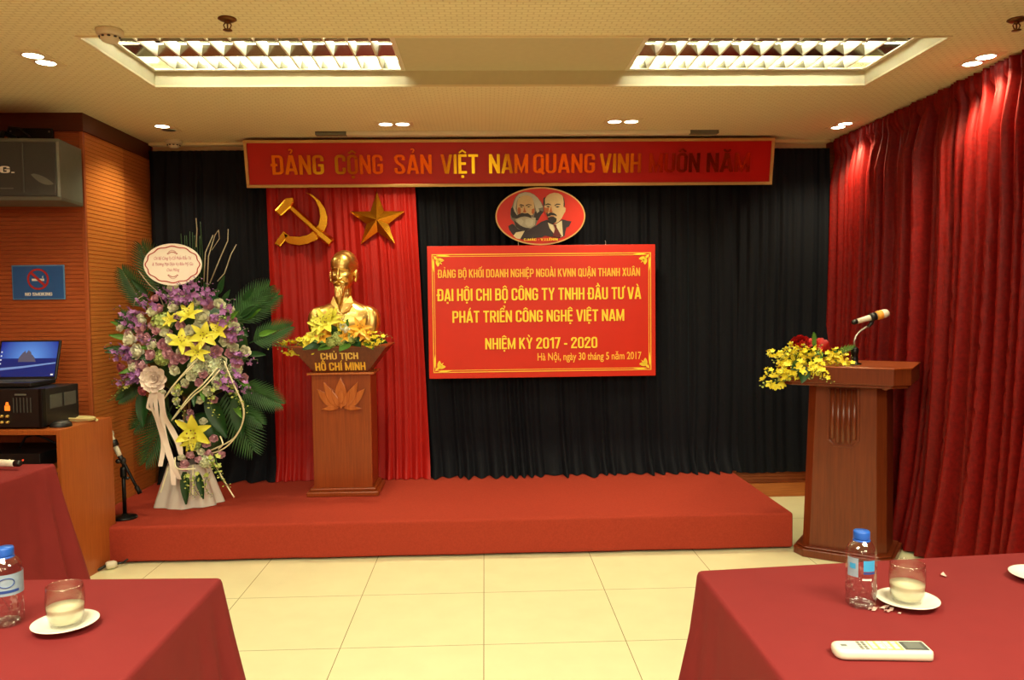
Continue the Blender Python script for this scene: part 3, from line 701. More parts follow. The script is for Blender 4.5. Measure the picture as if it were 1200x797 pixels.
def make_bust():
    o = thing('bust', 'gold painted bust of a man with a long goatee on the pedestal', 'bust', (PED[0], 5.20, SZ + .962), 0)
    def ring(cx, cy, rx, ry, z, n=28, p=2.4):
        out = []
        for i in range(n):
            a = 2 * PI * i / n; c, s = math.cos(a), math.sin(a)
            out.append((cx + rx * math.copysign(abs(c) ** (2 / p), c), cy + ry * math.copysign(abs(s) ** (2 / p), s), z))
        return out
    def smooth_loft(mb, keys, n=28, p=2.4, sub=5):
        """keys: (cx, cy, rx, ry, z) joined by a spline"""
        rings = []
        for i in range(len(keys) - 1):
            k0, k1, k2, k3 = keys[max(i - 1, 0)], keys[i], keys[i + 1], keys[min(i + 2, len(keys) - 1)]
            for q in range(sub):
                t_ = q / sub
                rings.append(ring(*[.5 * (2 * b + (c - a) * t_ + (2 * a - 5 * b + 4 * c - d) * t_ ** 2 + (3 * b - a - 3 * c + d) * t_ ** 3) for a, b, c, d in zip(k0, k1, k2, k3)], n, p))
        rings.append(ring(*keys[-1], n, p)); mb.loft(rings)
    mb = MB()
    smooth_loft(mb, [(0, .01, .105, .075, 0), (0, .01, .135, .088, .04), (0, .01, .165, .10, .09), (0, .012, .188, .106, .14), (0, .016, .196, .103, .185), (0, .02, .180, .092, .222), (0, .022, .135, .076, .250), (0, .022, .085, .064, .272), (0, .02, .058, .058, .295), (0, .016, .054, .056, .33)])
    for s in (-1, 1):      # shoulders with cut sleeves
        smooth_loft(mb, [(s * .170, .02, .050, .074, .075), (s * .180, .02, .053, .076, .12), (s * .183, .02, .050, .073, .17), (s * .176, .02, .044, .064, .212), (s * .155, .02, .034, .050, .238), (s * .13, .02, .02, .035, .250)])
    mb.lathe([(.056, .25), (.054, .30), (.055, .40)], (0, .014, 0), 24)
    hd = MB()
    hd.ball((0, .014, .480), (.077, .098, .104), 32, 20); hd.ball((0, .032, .494), (.083, .094, .099), 32, 20)
    hd.ball((0, -.016, .428), (.066, .076, .088), 28, 18); hd.ball((0, -.024, .392), (.055, .062, .055), 24, 16); hd.ball((0, -.055, .362), (.033, .03, .03))
    hd.ball((0, -.03, .50), (.066, .06, .07), 24, 16)
    for s in (-1, 1):
        hd.ball((s * .081, .015, .435), (.011, .024, .036)); hd.ball((s * .077, .004, .405), (.01, .014, .014))     # ear
        hd.ball((s * .013, -.096, .413), (.010, .011, .008))                        # nostril
        hd.ball((s * .020, -.088, .392), (.024, .010, .006), rot=Matrix.Rotation(s * .4, 3, 'Y'))                  # moustache
    smooth_loft(hd, [(0, -.078, .009, .012, .475), (0, -.088, .009, .013, .452), (0, -.097, .011, .015, .428), (0, -.100, .013, .015, .414), (0, -.09, .009, .011, .403)], 12, 2, 3)
    hd.ball((0, -.086, .377), (.017, .009, .0055))
    smooth_loft(hd, [(0, -.062, .034, .026, .366), (0, -.070, .033, .027, .345), (0, -.078, .029, .024, .318), (0, -.082, .022, .019, .292), (0, -.084, .013, .012, .266), (0, -.084, .003, .004, .248)], 16, 2, 4)
    ob = hd.build('tmp', M['gold_brush'])
    HS = 1.06; rz = Matrix.Translation((0, .012, .005)) @ Matrix.Rotation(R(-9), 4, 'Z') @ Matrix.Translation((0, 0, .33)) @ Matrix.Scale(HS, 4) @ Matrix.Translation((0, 0, -.33))
    for v in ob.data.vertices: v.co = rz @ v.co
    b2 = mb.build('body', M['gold_brush'], o)
    bm = bmesh.new(); bm.from_mesh(b2.data); bm.from_mesh(ob.data); bm.to_mesh(b2.data); bm.free(); bpy.data.objects.remove(ob)
    rm = b2.modifiers.new('r', 'REMESH'); rm.mode = 'VOXEL'; rm.voxel_size = .003; rm.use_smooth_shade = True
    sm = b2.modifiers.new('s', 'SMOOTH'); sm.factor = .5; sm.iterations = 5
    mesh_mods(b2)
    inv = rz.inverted()
    def g(x, z, cx, cz, sx, sz, rot=0.0):
        dx, dz = x - cx, z - cz; c, s = math.cos(rot), math.sin(rot); dx, dz = c * dx + s * dz, -s * dx + c * dz
        return math.exp(-(dx / sx) ** 2 - (dz / sz) ** 2)
    for v in b2.data.vertices:
        p = inv @ v.co
        if p.z < .30: continue
        if p.y < -.03:                                    # carve the face
            d = 0
            for s in (-1, 1):
                d += .013 * g(p.x, p.z, s * .030, .453, .017, .012) - .0075 * g(p.x, p.z, s * .030, .452, .0125, .0065)
                d += .003 * g(p.x, p.z, s * .030, .4525, .013, .0012)
                d -= .006 * g(p.x, p.z, s * .030, .474, .022, .006, s * -.25) + .004 * g(p.x, p.z, s * .044, .425, .018, .015)
                d += .004 * g(p.x, p.z, s * .040, .392, .016, .02)
            d += .005 * g(p.x, p.z, 0, .384, .016, .0022)
            if p.z < .372: d += .0016 * math.sin(p.x * 700 + 2 * math.sin(p.z * 60))
            p.y += d
        if p.z > .44 and p.y > -.05 and (p.x ** 2 + (p.z - .47) ** 2) > .052 ** 2:        # combed hair
            k = 1 + .012 * math.sin(p.z * 420 + p.x * 160)
            p.x *= k
        v.co = rz @ p
    for p in b2.data.polygons: p.use_smooth = True
    for s in (-1, 1):
        c = MB(); c.prism([(s * .003, -.092, .195), (s * .010, -.076, .262), (s * .056, -.030, .312), (s * .074, -.050, .266), (s * .050, -.084, .218)], (0, -.006, 0.004))
        c.build('collar', M['gold_brush'], o, bevel=.002)
    for z in (.10, .16):
        c = MB(); c.ball((.0, -.096, z), (.008, .005, .008), 12, 8); c.build('button', M['gold_brush'], o)
    m = MB(); m.box(-.115, .115, -.08, .10, 0, .03); m.build('base', M['gold_brush'], o, bevel=.006)
make_bust()

# ================================================================== LECTERN
def octa(w_, d0, d1, c):
    """plan with chamfered front corners; front at -d0, back at d1"""
    h = w_ / 2
    return [(-h, -d0 + c), (-h + c, -d0), (h - c, -d0), (h, -d0 + c), (h, d1), (-h, d1)]
LECT = (2.035, 4.36); LROT = R(-34)
def make_lectern():
    o = thing('lectern', 'wooden lectern with fluted front standing right of the stage', 'lectern', (LECT[0], LECT[1], 0), LROT)
    P = lambda pl, z: [(x, y, z) for x, y in pl]
    m = MB(); m.prism(P(octa(.52, .21, .19, .06), 0), (0, 0, .045)); m.prism(P(octa(.49, .195, .175, .055), .045), (0, 0, .012)); m.build('plinth', M['wood_lect'], o, bevel=.005)
    m = MB(); m.loft([P(octa(.435, .165, .15, .045), .05), [(x + .012, y, .975) for x, y in octa(.395, .165, .15, .045)]], 0, False); m.build('body', M['wood_lect'], o, bevel=.002)
    # fluted panel on the front
    y = -.165; m = MB(); w2 = .083; zt, zb, ch = .945, .625, .035
    outl = [(-w2, zt), (-w2, zb + ch), (-w2 + ch, zb), (w2 - ch, zb), (w2, zb + ch), (w2, zt)]
    inn = [(-w2 + .012, zt), (-w2 + .012, zb + ch + .005), (-w2 + ch + .005, zb + .012), (w2 - ch - .005, zb + .012), (w2 - .012, zb + ch + .005), (w2 - .012, zt)]
    for i in range(5):
        a, b, c, d = outl[i], outl[i + 1], inn[i + 1], inn[i]
        m.prism([(q[0], y, q[1]) for q in (a, b, c, d)], (0, -.007, 0))
    m.build('panel_frame', M['wood_lect'], o, bevel=.002)
    m = MB()
    for i in range(5):
        xc = (i - 2) * .0275; zb2 = zb + .02 + (0 if abs(i - 2) < 2 else .022)
        rings = []
        for z in (zb2, zb2 + .006, zt):
            rr_ = .012 if z > zb2 else .005
            rings.append([(xc + rr_ * math.cos(PI * k / 8), y - rr_ * .8 * math.sin(PI * k / 8), z) for k in range(9)])
        m.loft(rings, 0, True, True)
    m.build('flute', M['wood_lect'], o)
    pl = octa(.67, .29, .22, .075)
    m = MB(); m.prism(P(octa(.64, .275, .20, .07), .966), (0, 0, .02)); m.prism(P(pl, .982), (0, 0, .088)); m.build('desk', M['wood_lect'], o, bevel=.004)
    m = MB(); m.prism(P(octa(.68, .295, .225, .077), 1.066), (0, 0, .008)); m.build('desk_rim', M['wood_ped'], o, bevel=.003)
    m = MB(); m.ball((.22, -.262, .968), (.02, .012, .012), 12, 8); m.build('knob', M['wood_lect'], o)
make_lectern()

# ================================================================== CEILING FIXTURES
def make_troffer(x0, x1, label):
    y0, y1 = LY0, LY1; o = thing('ceiling_light', label, 'ceiling light', ((x0 + x1) / 2, (y0 + y1) / 2, TZ), 0, 'recessed fluorescent lights')
    W2, D2, H = (x1 - x0) / 2, (y1 - y0) / 2, .115
    m = MB(); t = .004
    m.box(-W2, W2, -D2, D2, H, H + .006); m.box(-W2, -W2 + t, -D2, D2, 0, H); m.box(W2 - t, W2, -D2, D2, 0, H); m.box(-W2, W2, -D2, -D2 + t, 0, H); m.box(-W2, W2, D2 - t, D2, 0, H)
    m.build('housing', M['mirror'], o)
    m = MB(); framed_flat(m, W2 + .012, D2 + .012, .022, -.004, .003); m.build('frame', M['white_enamel'], o, bevel=.001)
    m = MB()                                   # louvre: two long parabolic blades and the cross blades
    for yy in (-D2 / 3, D2 / 3):
        m.loft([[(x, yy - .002, 0), (x, yy - .018, .052), (x, yy + .018, .052), (x, yy + .002, 0)] for x in (-W2 + t, W2 - t)], 0, False, True)
    m.build('louvre_rail', M['mirror'], o)
    n = 12; bl = MB(); bl.loft([[(-.004, y, 0), (-.015, y, .048), (.015, y, .048), (.004, y, 0)] for y in (-D2 + t, D2 - t)], 0, False, True)
    me = bl.mesh('louvre_blade', M['white_enamel'])
    for i in range(1, n): inst(me, 'louvre_blade', o, (-W2 + 2 * W2 * i / n, 0, .001))
    tb = MB()
    tb.tube([(-W2 + .03, 0, 0), (W2 - .03, 0, 0)], .013, 10, caps=True)
    me = tb.mesh('tube', M['tube'])
    for i in (-1, 0, 1): inst(me, 'tube', o, (0, i * D2 * .66, .082))
    return o
def framed_flat(mb, w_, d, t, z0, z1):
    mb.box(-w_, w_, -d, -d + t, z0, z1); mb.box(-w_, w_, d - t, d, z0, z1); mb.box(-w_, -w_ + t, -d + t, d - t, z0, z1); mb.box(w_ - t, w_, -d + t, d - t, z0, z1)
make_troffer(*TROF[0], 'recessed fluorescent light with louvre in the ceiling tray, the left one')
make_troffer(*TROF[1], 'recessed fluorescent light with louvre in the ceiling tray, the right one')

def downlight(x, y, ang, label, lit=(1, 1), watts=1.0):
    o = thing('downlight', label, 'downlight', (x, y, CEIL), ang, 'twin downlights')
    m = MB(); a, b = .115, .062
    m.box(-a, a, -b, b, -.004, .002); m.build('plate', M['trim_light'], o, bevel=.002)
    for s, on in zip((-1, 1), lit):
        rg = MB(); rg.lathe([(.041, -.004), (.047, -.004), (.047, -.008), (.041, -.008)], (s * .052, 0, 0), 28, 0, True, False); rg.build('ring', M['white_enamel'], o)
        f = MB(); f.lathe([(.0001, -.0045), (.04, -.0045), (.041, -.0062), (.0001, -.0066)], (s * .052, 0, 0), 28, 0, True, False); f.build('lamp', M['lampface'] if on else M['grey_light'], o)
        if on:
            L = bpy.data.lights.new('downlight_beam', 'SPOT'); L.energy = DOWN_WATTS * watts; L.color = (1.0, .84, .5); L.spot_size = R(125); L.spot_blend = .7; L.shadow_soft_size = .035
            l = bpy.data.objects.new('downlight_beam', L); COL.objects.link(l); l.parent = o; l.location = (s * .052, 0, -.012)
downlight(-1.981, 3.69, R(90), 'twin round ceiling downlight at the far left, nearest the smoke detector')
downlight(-1.981, 5.10, R(90), 'ceiling downlight with only one lamp lit, above the wood-panelled wall', lit=(1, 0))
downlight(-.545, 5.014, 0, 'twin round ceiling downlight above the word VIỆT on the banner, left of centre')
downlight(.877, 4.967, 0, 'twin round ceiling downlight above the word VINH on the banner')
downlight(2.32, 5.10, R(90), 'twin round ceiling downlight in the far corner by the crimson curtain')
downlight(2.347, 3.72, R(90), 'twin round ceiling downlight at the right edge, nearer along the crimson curtain')

def smoke_detector(x, y, sc, label):
    o = thing('smoke_detector', label, 'smoke detector', (x, y, CEIL)); o.scale = (sc,) * 3
    m = MB(); m.lathe([(.0001, 0), (.055, 0), (.058, -.006), (.056, -.02), (.046, -.028), (.0001, -.028)], n=36, caps=False); m.build('base', M['offwhite'], o)
    m = MB(); m.lathe([(.04, -.028), (.042, -.036), (.034, -.050), (.022, -.056), (.0001, -.058)], n=36, caps=False); m.build('dome', M['offwhite'], o)
    m = MB()
    for i in range(10):
        a = 2 * PI * i / 10; c, s = math.cos(a), math.sin(a)
        m.ball((.0405 * c, .0405 * s, -.036), (.008, .008, .004), 8, 6)
    m.build('vent', M['black'], o)
smoke_detector(-1.50, 3.32, .92, 'round smoke detector on the ceiling in front of the left light tray')
smoke_detector(-2.085, 5.50, .95, 'small round ceiling detector at the top of the navy curtain beside the wooden wall')
def sprinkler(x, y, label):
    o = thing('sprinkler', label, 'sprinkler', (x, y, CEIL))
    m = MB(); m.lathe([(.0001, 0), (.034, 0), (.036, -.004), (.026, -.010), (.014, -.012), (.0001, -.012)], n=28, caps=False); m.build('escutcheon', M['brass'], o)
    m = MB(); m.lathe([(.009, -.008), (.011, -.014), (.008, -.02), (.0001, -.02)], n=16, caps=False)
    for s in (-1, 1): m.tube([(s * .008, 0, -.016), (s * .015, 0, -.026), (s * .010, 0, -.038), (0, 0, -.044)], .0025, 6)
    m.lathe([(.003, -.018), (.003, -.04)], n=10); m.build('frame', M['brass'], o)
    m = MB(); m.lathe([(.0001, -.044), (.017, -.044), (.018, -.046), (.0001, -.047)], n=20, caps=False); m.build('deflector', M['brass'], o)
sprinkler(-.988, 3.19, 'brass fire sprinkler on the ceiling above the left light tray')
sprinkler(2.165, 3.19, 'brass fire sprinkler on the ceiling at the far right edge')

# ================================================================== WALL SPEAKER AND SIGN
def make_speaker():
    o = thing('loudspeaker', 'dark grey loudspeaker hung high on the wooden wall', 'loudspeaker', (-2.72, 4.46, 2.01), R(4))
    top = [(-.36, -.12), (.45, -.12), (.446, .17), (-.36, .17)]
    m = MB(); m.loft([[(x * .985, y + .012, 0) for x, y in top], [(x, y, .018) for x, y in top], [(x, y, .315) for x, y in top], [(x * .99, y + .008, .33) for x, y in top]], 0, False, True)
    m.build('cabinet', M['grey_light'], o, bevel=.006)
    m = MB(); m.box(-.345, .432, -.129, -.119, .02, .308); m.build('grille', M['grey_mesh'], o, bevel=.005)
    m = MB(); m.box(.262, .272, -.134, -.128, .04, .30); m.build('grille_bar', M['grey_plastic'], o, bevel=.003)
    m = MB()                                   # flat paler patch painting the lit lower lip of the speaker bowl
    pts = [(.305 + .115 * u, .142 - .062 * math.sin(PI * min(1, u * .62 + .02)) ** .8) for u in [k / 14 for k in range(15)]]
    pts += [(.42 - .115 * u, .088 + .054 * u + .012 * math.sin(PI * u)) for u in [k / 8 for k in range(1, 8)]]
    m.prism([(x, -.1285, z) for x, z in pts], (0, -.0015, 0)); m.build('woofer_lit_patch', M['grey_light'], o)
    m = MB(); m.prism([(.438, -.121, .02), (.448, -.118, .02), (.448, -.118, .312), (.438, -.121, .312)], (0, -.004, 0)); m.build('edge_strip', M['grey_edge'], o)
    m = MB(); add_text(m, 'G.', .188, .142, .036, .072, y=-.129, depth=.003); m.build('lettering', M['white_ink'], o)
    m = MB(); m.box(.15, .215, -.130, -.127, .058, .064); m.build('model_strip', M['grey_light'], o)
    m = MB(); m.box(.02, .27, .225, .245, .345, .455); m.build('wall_plate', M['black_metal'], o, bevel=.004)
    m = MB(); m.tube([(.06, .23, .40), (.06, .10, .40), (.06, .06, .33)], .014, 10); m.box(.02, .10, .02, .12, .325, .337); m.tube([(.14, .23, .40), (.10, .12, .36)], .009, 8); m.build('bracket_arm', M['black_metal'], o)
    m = MB(); m.tube([(.02, .22, .43), (.06, .17, .45), (.12, .16, .44), (.16, .19, .40), (.17, .2, .35)], .005, 6); m.build('cable', M['black'], o)
    for x, z in ((.04, .435), (.25, .435)):
        m = MB(); m.ball((x, .224, z), (.006, .004, .006), 8, 6); m.build('screw', M['steel'], o)
make_speaker()
def make_sign():
    o = thing('no_smoking_sign', 'blue no smoking sign on the wooden wall above the laptop', 'sign', (-2.585, 4.715, 1.482))
    m = MB(); m.box(-.15, .15, -.006, 0, 0, .20); m.build('panel', M['blue_edge'], o, bevel=.002)
    m = MB(); m.box(-.143, .143, -.0075, -.005, .007, .193); m.build('face', M['blue_sign'], o)
    cx, cz = 0, .118; ring = MB()
    N = 40
    ring.loft([[(cx + r_ * math.cos(2 * PI * i / N), y, cz + r_ * math.sin(2 * PI * i / N)) for r_, y in ((.062, -.0075), (.062, -.0095), (.051, -.0095), (.051, -.0075))] for i in range(N + 1)], 0, False, False)
    c = math.cos(R(45)) * .053; wv = .005
    ring.prism([(cx - c - wv, -.0078, cz + c - wv), (cx - c + wv, -.0078, cz + c + wv), (cx + c + wv, -.0078, cz - c + wv), (cx + c - wv, -.0078, cz - c - wv)], (0, -.0022, 0))
    ring.build('prohibition_ring', M['red_ink'], o)
    m = MB(); m.box(-.035, .022, -.009, -.007, .108, .121); m.build('cigarette', M['white_ink'], o)
    m = MB(); m.box(.024, .034, -.009, -.007, .108, .121)
    m.tube([(.03, -.008, .124), (.024, -.008, .13), (.03, -.008, .136)], .0025, 6); m.build('cigarette_tip', M['white_ink'], o)
    t_ = MB(); add_text(t_, 'NO SMOKING', 0, .022, .019, .155, y=-.0075, depth=.001); t_.build('lettering', M['white_ink'], o)
make_sign()

# ================================================================== EQUIPMENT CABINET AND WHAT STANDS ON IT
CAB = (-2.135, 4.03); CROT = R(-5); CH = .82
def make_cabinet():
    o = thing('equipment_cabinet', 'orange wood open cabinet holding sound equipment by the left wall', 'cabinet', (CAB[0], CAB[1], 0), CROT)
    D, W2 = .47, .95
    m = MB(); m.box(-.022, 0, 0, D, 0, CH - .0); m.build('side_panel', M['wood_cab'], o, bevel=.002)
    m = MB(); m.box(-W2, -W2 + .022, 0, D, 0, CH); m.build('side_panel', M['wood_cab'], o, bevel=.002)
    m = MB(); m.box(-W2 + .022, -.022, 0, D, CH - .025, CH - .001); m.build('top_panel', M['wood_cab'], o, bevel=.002)
    for z in (.60, .42, .22, .04):
        m = MB(); m.box(-W2 + .022, -.022, .03, D - .02, z, z + .018); m.build('shelf', M['wood_cab'], o, bevel=.001)
    m = MB(); m.box(-W2 + .022, -.022, D - .014, D - .004, .02, CH - .025); m.build('back_panel', M['wood_cab'], o)
make_cabinet()
CM = Matrix.Translation((CAB[0], CAB[1], 0)) @ Matrix.Rotation(CROT, 4, 'Z')
def on_cab(x, y, z): return tuple(CM @ Vector((x, y, z)))
M['amber'] = mat('amber_display', (230, 110, 30), .5, var=.1, emit=1.2, emit_rgb=lin((235, 110, 30)))
M['knob_gold'] = mat('pale_gold_knob', (214, 182, 92), .35, metal=.5, var=.1)
def make_amp():
    o = thing('mixer_amplifier', 'black mixer amplifier with rows of pale knobs under the laptop', 'amplifier', on_cab(-.352, .035, CH), CROT)
    W2, D, H = .235, .32, .20
    m = MB(); m.box(-W2, W2, .012, D, .012, H); m.build('case', M['black'], o, bevel=.004)
    m = MB(); m.box(-W2 - .012, W2 + .004, 0, .014, .008, H + .004); m.build('front_panel', M['black'], o, bevel=.005)
    for s in (-1, 1):
        m = MB(); m.box(s * W2 - .012 if s > 0 else -W2 - .010, W2 + .010 if s > 0 else -W2 + .012, -.004, .03, .006, H + .006); m.build('rack_ear', M['black_metal'], o, bevel=.004)
    for y in (.07, .19):
        m = MB(); m.box(W2 - .001, W2 + .003, y, y + .10, .095, .165); m.build('side_vent', M['grey_plastic'], o)
    kb = MB(); kb.lathe([(.0001, -.014), (.006, -.014), (.007, -.004), (.0078, 0), (.0001, 0)], n=14, caps=False); me = kb.mesh('knob', M['knob_gold'])
    for r_ in range(2):
        for i in range(9): inst(me, 'knob', o, (-.2 + i * .03 + (0.02 if i > 5 else 0), 0, .036 + r_ * .03), (R(-90), 0, 0))
    m = MB(); m.box(.045, .072, -.003, 0, .095, .120); m.build('amber_display', M['amber'], o)
    m = MB(); m.prism([(.050, 0, .122), (.067, 0, .122), (.063, 0, .138), (.054, 0, .138)], (0, -.003, 0)); m.build('amber_display', M['amber'], o)
    sl = MB(); sl.box(-.002, .002, -.003, .001, 0, .075); me = sl.mesh('slider', M['grey_plastic'])
    for i in range(8): inst(me, 'slider', o, (-.188 + i * .026, 0, .09))
    for i in range(6): inst(me, 'slider', o, (.092 + i * .018, 0, .085))
    m = MB(); m.box(.10, .16, -.003, 0, .172, .180); m.build('badge', M['grey_light'], o)
    m = MB()
    for x in (-.19, .19):
        for y in (.05, .28): m.lathe([(.014, 0), (.012, .013)], (x, y, 0), 14)
    m.build('foot', M['black'], o)
make_amp()
def make_laptop():
    o = thing('laptop', 'open black laptop with a blue picture on its screen on top of the amplifier', 'laptop', on_cab(-.40, .12, CH + .204), R(-3))
    m = MB(); m.box(-.17, .17, 0, .225, 0, .022); m.build('base', M['black'], o, bevel=.004)
    kk = MB()
    for r_ in range(5):
        for i in range(13): kk.box(-.15 + i * .0232, -.131 + i * .0232, .075 + r_ * .024, .094 + r_ * .024, .022, .0245)
    kk.build('keyboard', M['grey_plastic'], o)
    m = MB(); m.box(-.045, .045, .012, .06, .022, .0228); m.build('touchpad', M['grey_plastic'], o)
    tilt = R(-17); hinge = (0, .222, .020)
    m = MB(); m.box(-.17, .17, 0, .012, 0, .222); lid = m.build('lid', M['black'], o, hinge, (tilt, 0, 0), bevel=.004)
    def emat(n, rgb, s): return mat(n, rgb, .3, var=.12, vscale=25, emit=s, emit_rgb=lin(rgb))
    sky = bpy.data.materials.new('screen_sky'); sky.use_nodes = True; nt = sky.node_tree; b = nt.nodes['Principled BSDF']
    tc = nt.nodes.new('ShaderNodeTexCoord'); gr = nt.nodes.new('ShaderNodeTexGradient'); gr.gradient_type = 'SPHERICAL'
    mp = nt.nodes.new('ShaderNodeMapping'); mp.inputs['Location'].default_value = (-.05, 0, -.72); mp.inputs['Scale'].default_value = (5.5, 1, 6)
    nt.links.new(tc.outputs['Object'], mp.inputs[0]); nt.links.new(mp.outputs[0], gr.inputs[0])
    cr = nt.nodes.new('ShaderNodeValToRGB'); cr.color_ramp.elements[0].color = (*lin((14, 40, 150)), 1); cr.color_ramp.elements[1].color = (*lin((110, 170, 250)), 1)
    nt.links.new(gr.outputs[0], cr.inputs[0]); nt.links.new(cr.outputs[0], b.inputs['Emission Color']); b.inputs['Emission Strength'].default_value = .62
    b.inputs['Base Color'].default_value = (.01, .01, .02, 1); b.inputs['Roughness'].default_value = .25
    m = MB(); m.box(-.158, .158, -.0012, .001, .016, .212); m.build('screen', sky, lid)
    m = MB(); m.box(-.158, .158, -.0022, -.0013, .016, .118); m.build('screen_lowland', emat('screen_dark_blue', (18, 30, 92), .7), lid)
    rk = MB(); rnd = random.Random(5); pts = [(-.052, .098)]
    for i in range(15): pts.append((-.05 + i * .0062, .118 + .05 * math.sin(PI * (i + .5) / 15) * rnd.uniform(.55, 1.0)))
    pts += [(.046, .098)]
    rk.prism([(x, -.0023, z) for x, z in pts], (0, -.0006, 0)); rk.build('screen_rocks', emat('screen_rock', (70, 68, 86), .7), lid)
    m = MB(); m.prism([(x, -.0024, z) for x, z in ((-.158, .064), (-.03, .074), (.158, .095), (.158, .088), (-.02, .064), (-.158, .050))], (0, -.0006, 0)); m.build('screen_road', emat('screen_road', (92, 118, 170), .7), lid)
    ic = MB()
    for i in range(4): ic.box(-.152, -.145, -.0032, -.0022, .085 + i * .022, .092 + i * .022)
    ic.box(.138, .152, -.0032, -.0022, .022, .03); ic.build('screen_icon', emat('screen_icon', (190, 200, 210), .6), lid)
make_laptop()
def make_mouse():
    o = thing('computer_mouse', 'black computer mouse at the cabinet edge beside the beige cable', 'mouse', on_cab(-.065, .11, CH), R(-60))
    m = MB(); m.grid(lambda u, v: (.032 * math.cos(2 * PI * u) * math.sin(PI / 2 * v), .052 * math.sin(2 * PI * u) * math.sin(PI / 2 * v), .002 + .034 * math.cos(PI / 2 * v) ** .7), 28, 10); m.build('body', M['black'], o)
    m = MB(); m.lathe([(.006, -.002), (.006, .002)], n=12); m.build('wheel', M['grey_plastic'], o, (0, .028, .029), (0, R(90), 0))
make_mouse()
def coil(name, label, cat, loc, turns, rad, r_, mt, seed, stretch=1.0):
    rnd = random.Random(seed); pts = []
    n = turns * 22
    for i in range(n + 1):
        t_ = i / 22; a = 2 * PI * t_; rr_ = rad * (1 + .16 * math.sin(t_ * 3.3 + seed)); pts.append((stretch * rr_ * math.cos(a) + .01 * math.sin(t_ * 5), rr_ * .62 * math.sin(a) + .008 * math.cos(t_ * 4), r_ + .0042 * t_))
    pts += [(pts[-1][0] - .02, pts[-1][1] + .02, pts[-1][2] - .002), (pts[-1][0] - .09, pts[-1][1] + .05, r_ + .002)]
    m = MB(); m.tube(pts, r_, 7); o = m.build(name, mt, None, loc, (0, 0, R(-15))); return tag(o, label, cat)
coil('cable', 'beige cable coiled on the top right corner of the cabinet', 'cable', on_cab(-.075, .30, CH), 4, .062, .005, mat('beige_cable', (216, 200, 140), .5), 2, 1.25)
def receiver(name, label, cat, x, z, w_, h, leds, d=.33):
    o = thing(name, label, cat, on_cab(x, .045, z), CROT)
    m = MB(); m.box(-w_ / 2, w_ / 2, .008, d, .006, h); m.build('case', M['black'], o, bevel=.003)
    m = MB(); m.box(-w_ / 2, w_ / 2, 0, .010, .006, h); m.build('front_panel', M['grey_plastic'] if 'power' in name else M['black'], o, bevel=.003)
    m = MB(); m.box(-.09, .0, -.002, .001, h * .4, h * .78); m.build('display', M['grey_plastic'], o)
    for dx, c in leds:
        m = MB(); m.ball((dx, -.001, h * .55), (.005, .004, .005), 10, 8); m.build('indicator_lamp', mat('indicator', c, .4, emit=1.0, emit_rgb=lin(c)), o)
    m = MB()
    for s in (-1, 1): m.box(s * w_ * .44 - .012, s * w_ * .44 + .012, .04, d - .04, 0, .006)
    m.build('foot', M['black'], o)
receiver('wireless_receiver', 'black wireless receiver with small lights on the top shelf of the cabinet', 'receiver', -.36, .618, .44, .075, [(.06, (220, 190, 120)), (.13, (200, 60, 30))])
receiver('power_amplifier', 'dark power amplifier on the middle shelf of the cabinet', 'amplifier', -.30, .438, .50, .12, [(.2, (120, 120, 110))])
receiver('effects_unit', 'dark sound unit on the lower shelf of the cabinet', 'sound unit', -.30, .238, .50, .12, [(.2, (120, 120, 110))])
m = MB(); m.tube([on_cab(-.34, .18, .697), on_cab(-.32, .2, .75), on_cab(-.27, .2, .765), on_cab(-.22, .22, .74), on_cab(-.17, .25, .70), on_cab(-.11, .32, .66), on_cab(-.07, .40, .63)], .006, 8)
tag(m.build('cable', M['black']), 'black cable looping over the wireless receiver inside the cabinet', 'cable')
# plug on the floor at the foot of the cabinet
o = thing('power_plug', 'power plug with black cable on the floor between cabinet and stage', 'plug', (-2.085, 4.345, 0), R(35))
m = MB(); m.lathe([(.0001, 0), (.018, 0), (.022, .012), (.022, .04), (.014, .055), (.0001, .055)], n=16, caps=False); m.build('body', M['offwhite'], o, (0, 0, .0222), (0, R(90), 0))
m = MB(); m.tube([(.055, 0, .022), (.09, .01, .02), (.12, .03, .03), (.115, .05, .08), (.08, .055, .13)], .006, 8); m.build('cable', M['black'], o)
m = MB(); m.tube([(0, 0, .022), (-.03, -.005, .012), (-.08, -.02, .008), (-.14, -.02, .008)], .008, 8); m.build('cable', M['black'], o)

# ================================================================== MICROPHONES
def mic_parts(o, loc, rot, ring=None, L=.20):
    """handheld microphone along local +X, head at +X"""
    mt = Matrix.Translation(loc) @ rot
    def part(name, prof, mtl):
        m = MB(); m.lathe([(r_, z) for r_, z in prof], n=24, caps=False); ob = m.build(name, mtl, o); ob.matrix_local = mt @ Matrix.Rotation(R(90), 4, 'Y'); return ob
    part('handle', [(.0001, .028), (.0135, .028), (.0145, .06), (.0175, .145), (.019, .150), (.0001, .150)], M['offwhite'])
    part('tail', [(.0001, 0), (.010, 0), (.0135, .006), (.0135, .03), (.0001, .03)], M['black'])
    part('head', [(.019, .148), (.0225, .155), (.0245, .172), (.0235, .19), (.018, .203), (.009, .209), (.0001, .210)], M['offwhite'])
    if ring: part('band', [(.0195, .138), (.0238, .140), (.0252, .150), (.0252, .168), (.0238, .172), (.022, .172)], ring)
def handheld(name, label, loc, rz, dz=0.0):
    o = thing(name, label, 'microphone', loc, rz); mic_parts(o, Vector((0, 0, .0265)), Matrix.Rotation(dz, 4, 'Y')); return o
M['orange'] = mat('orange_band', (238, 160, 50), .6, var=.1)
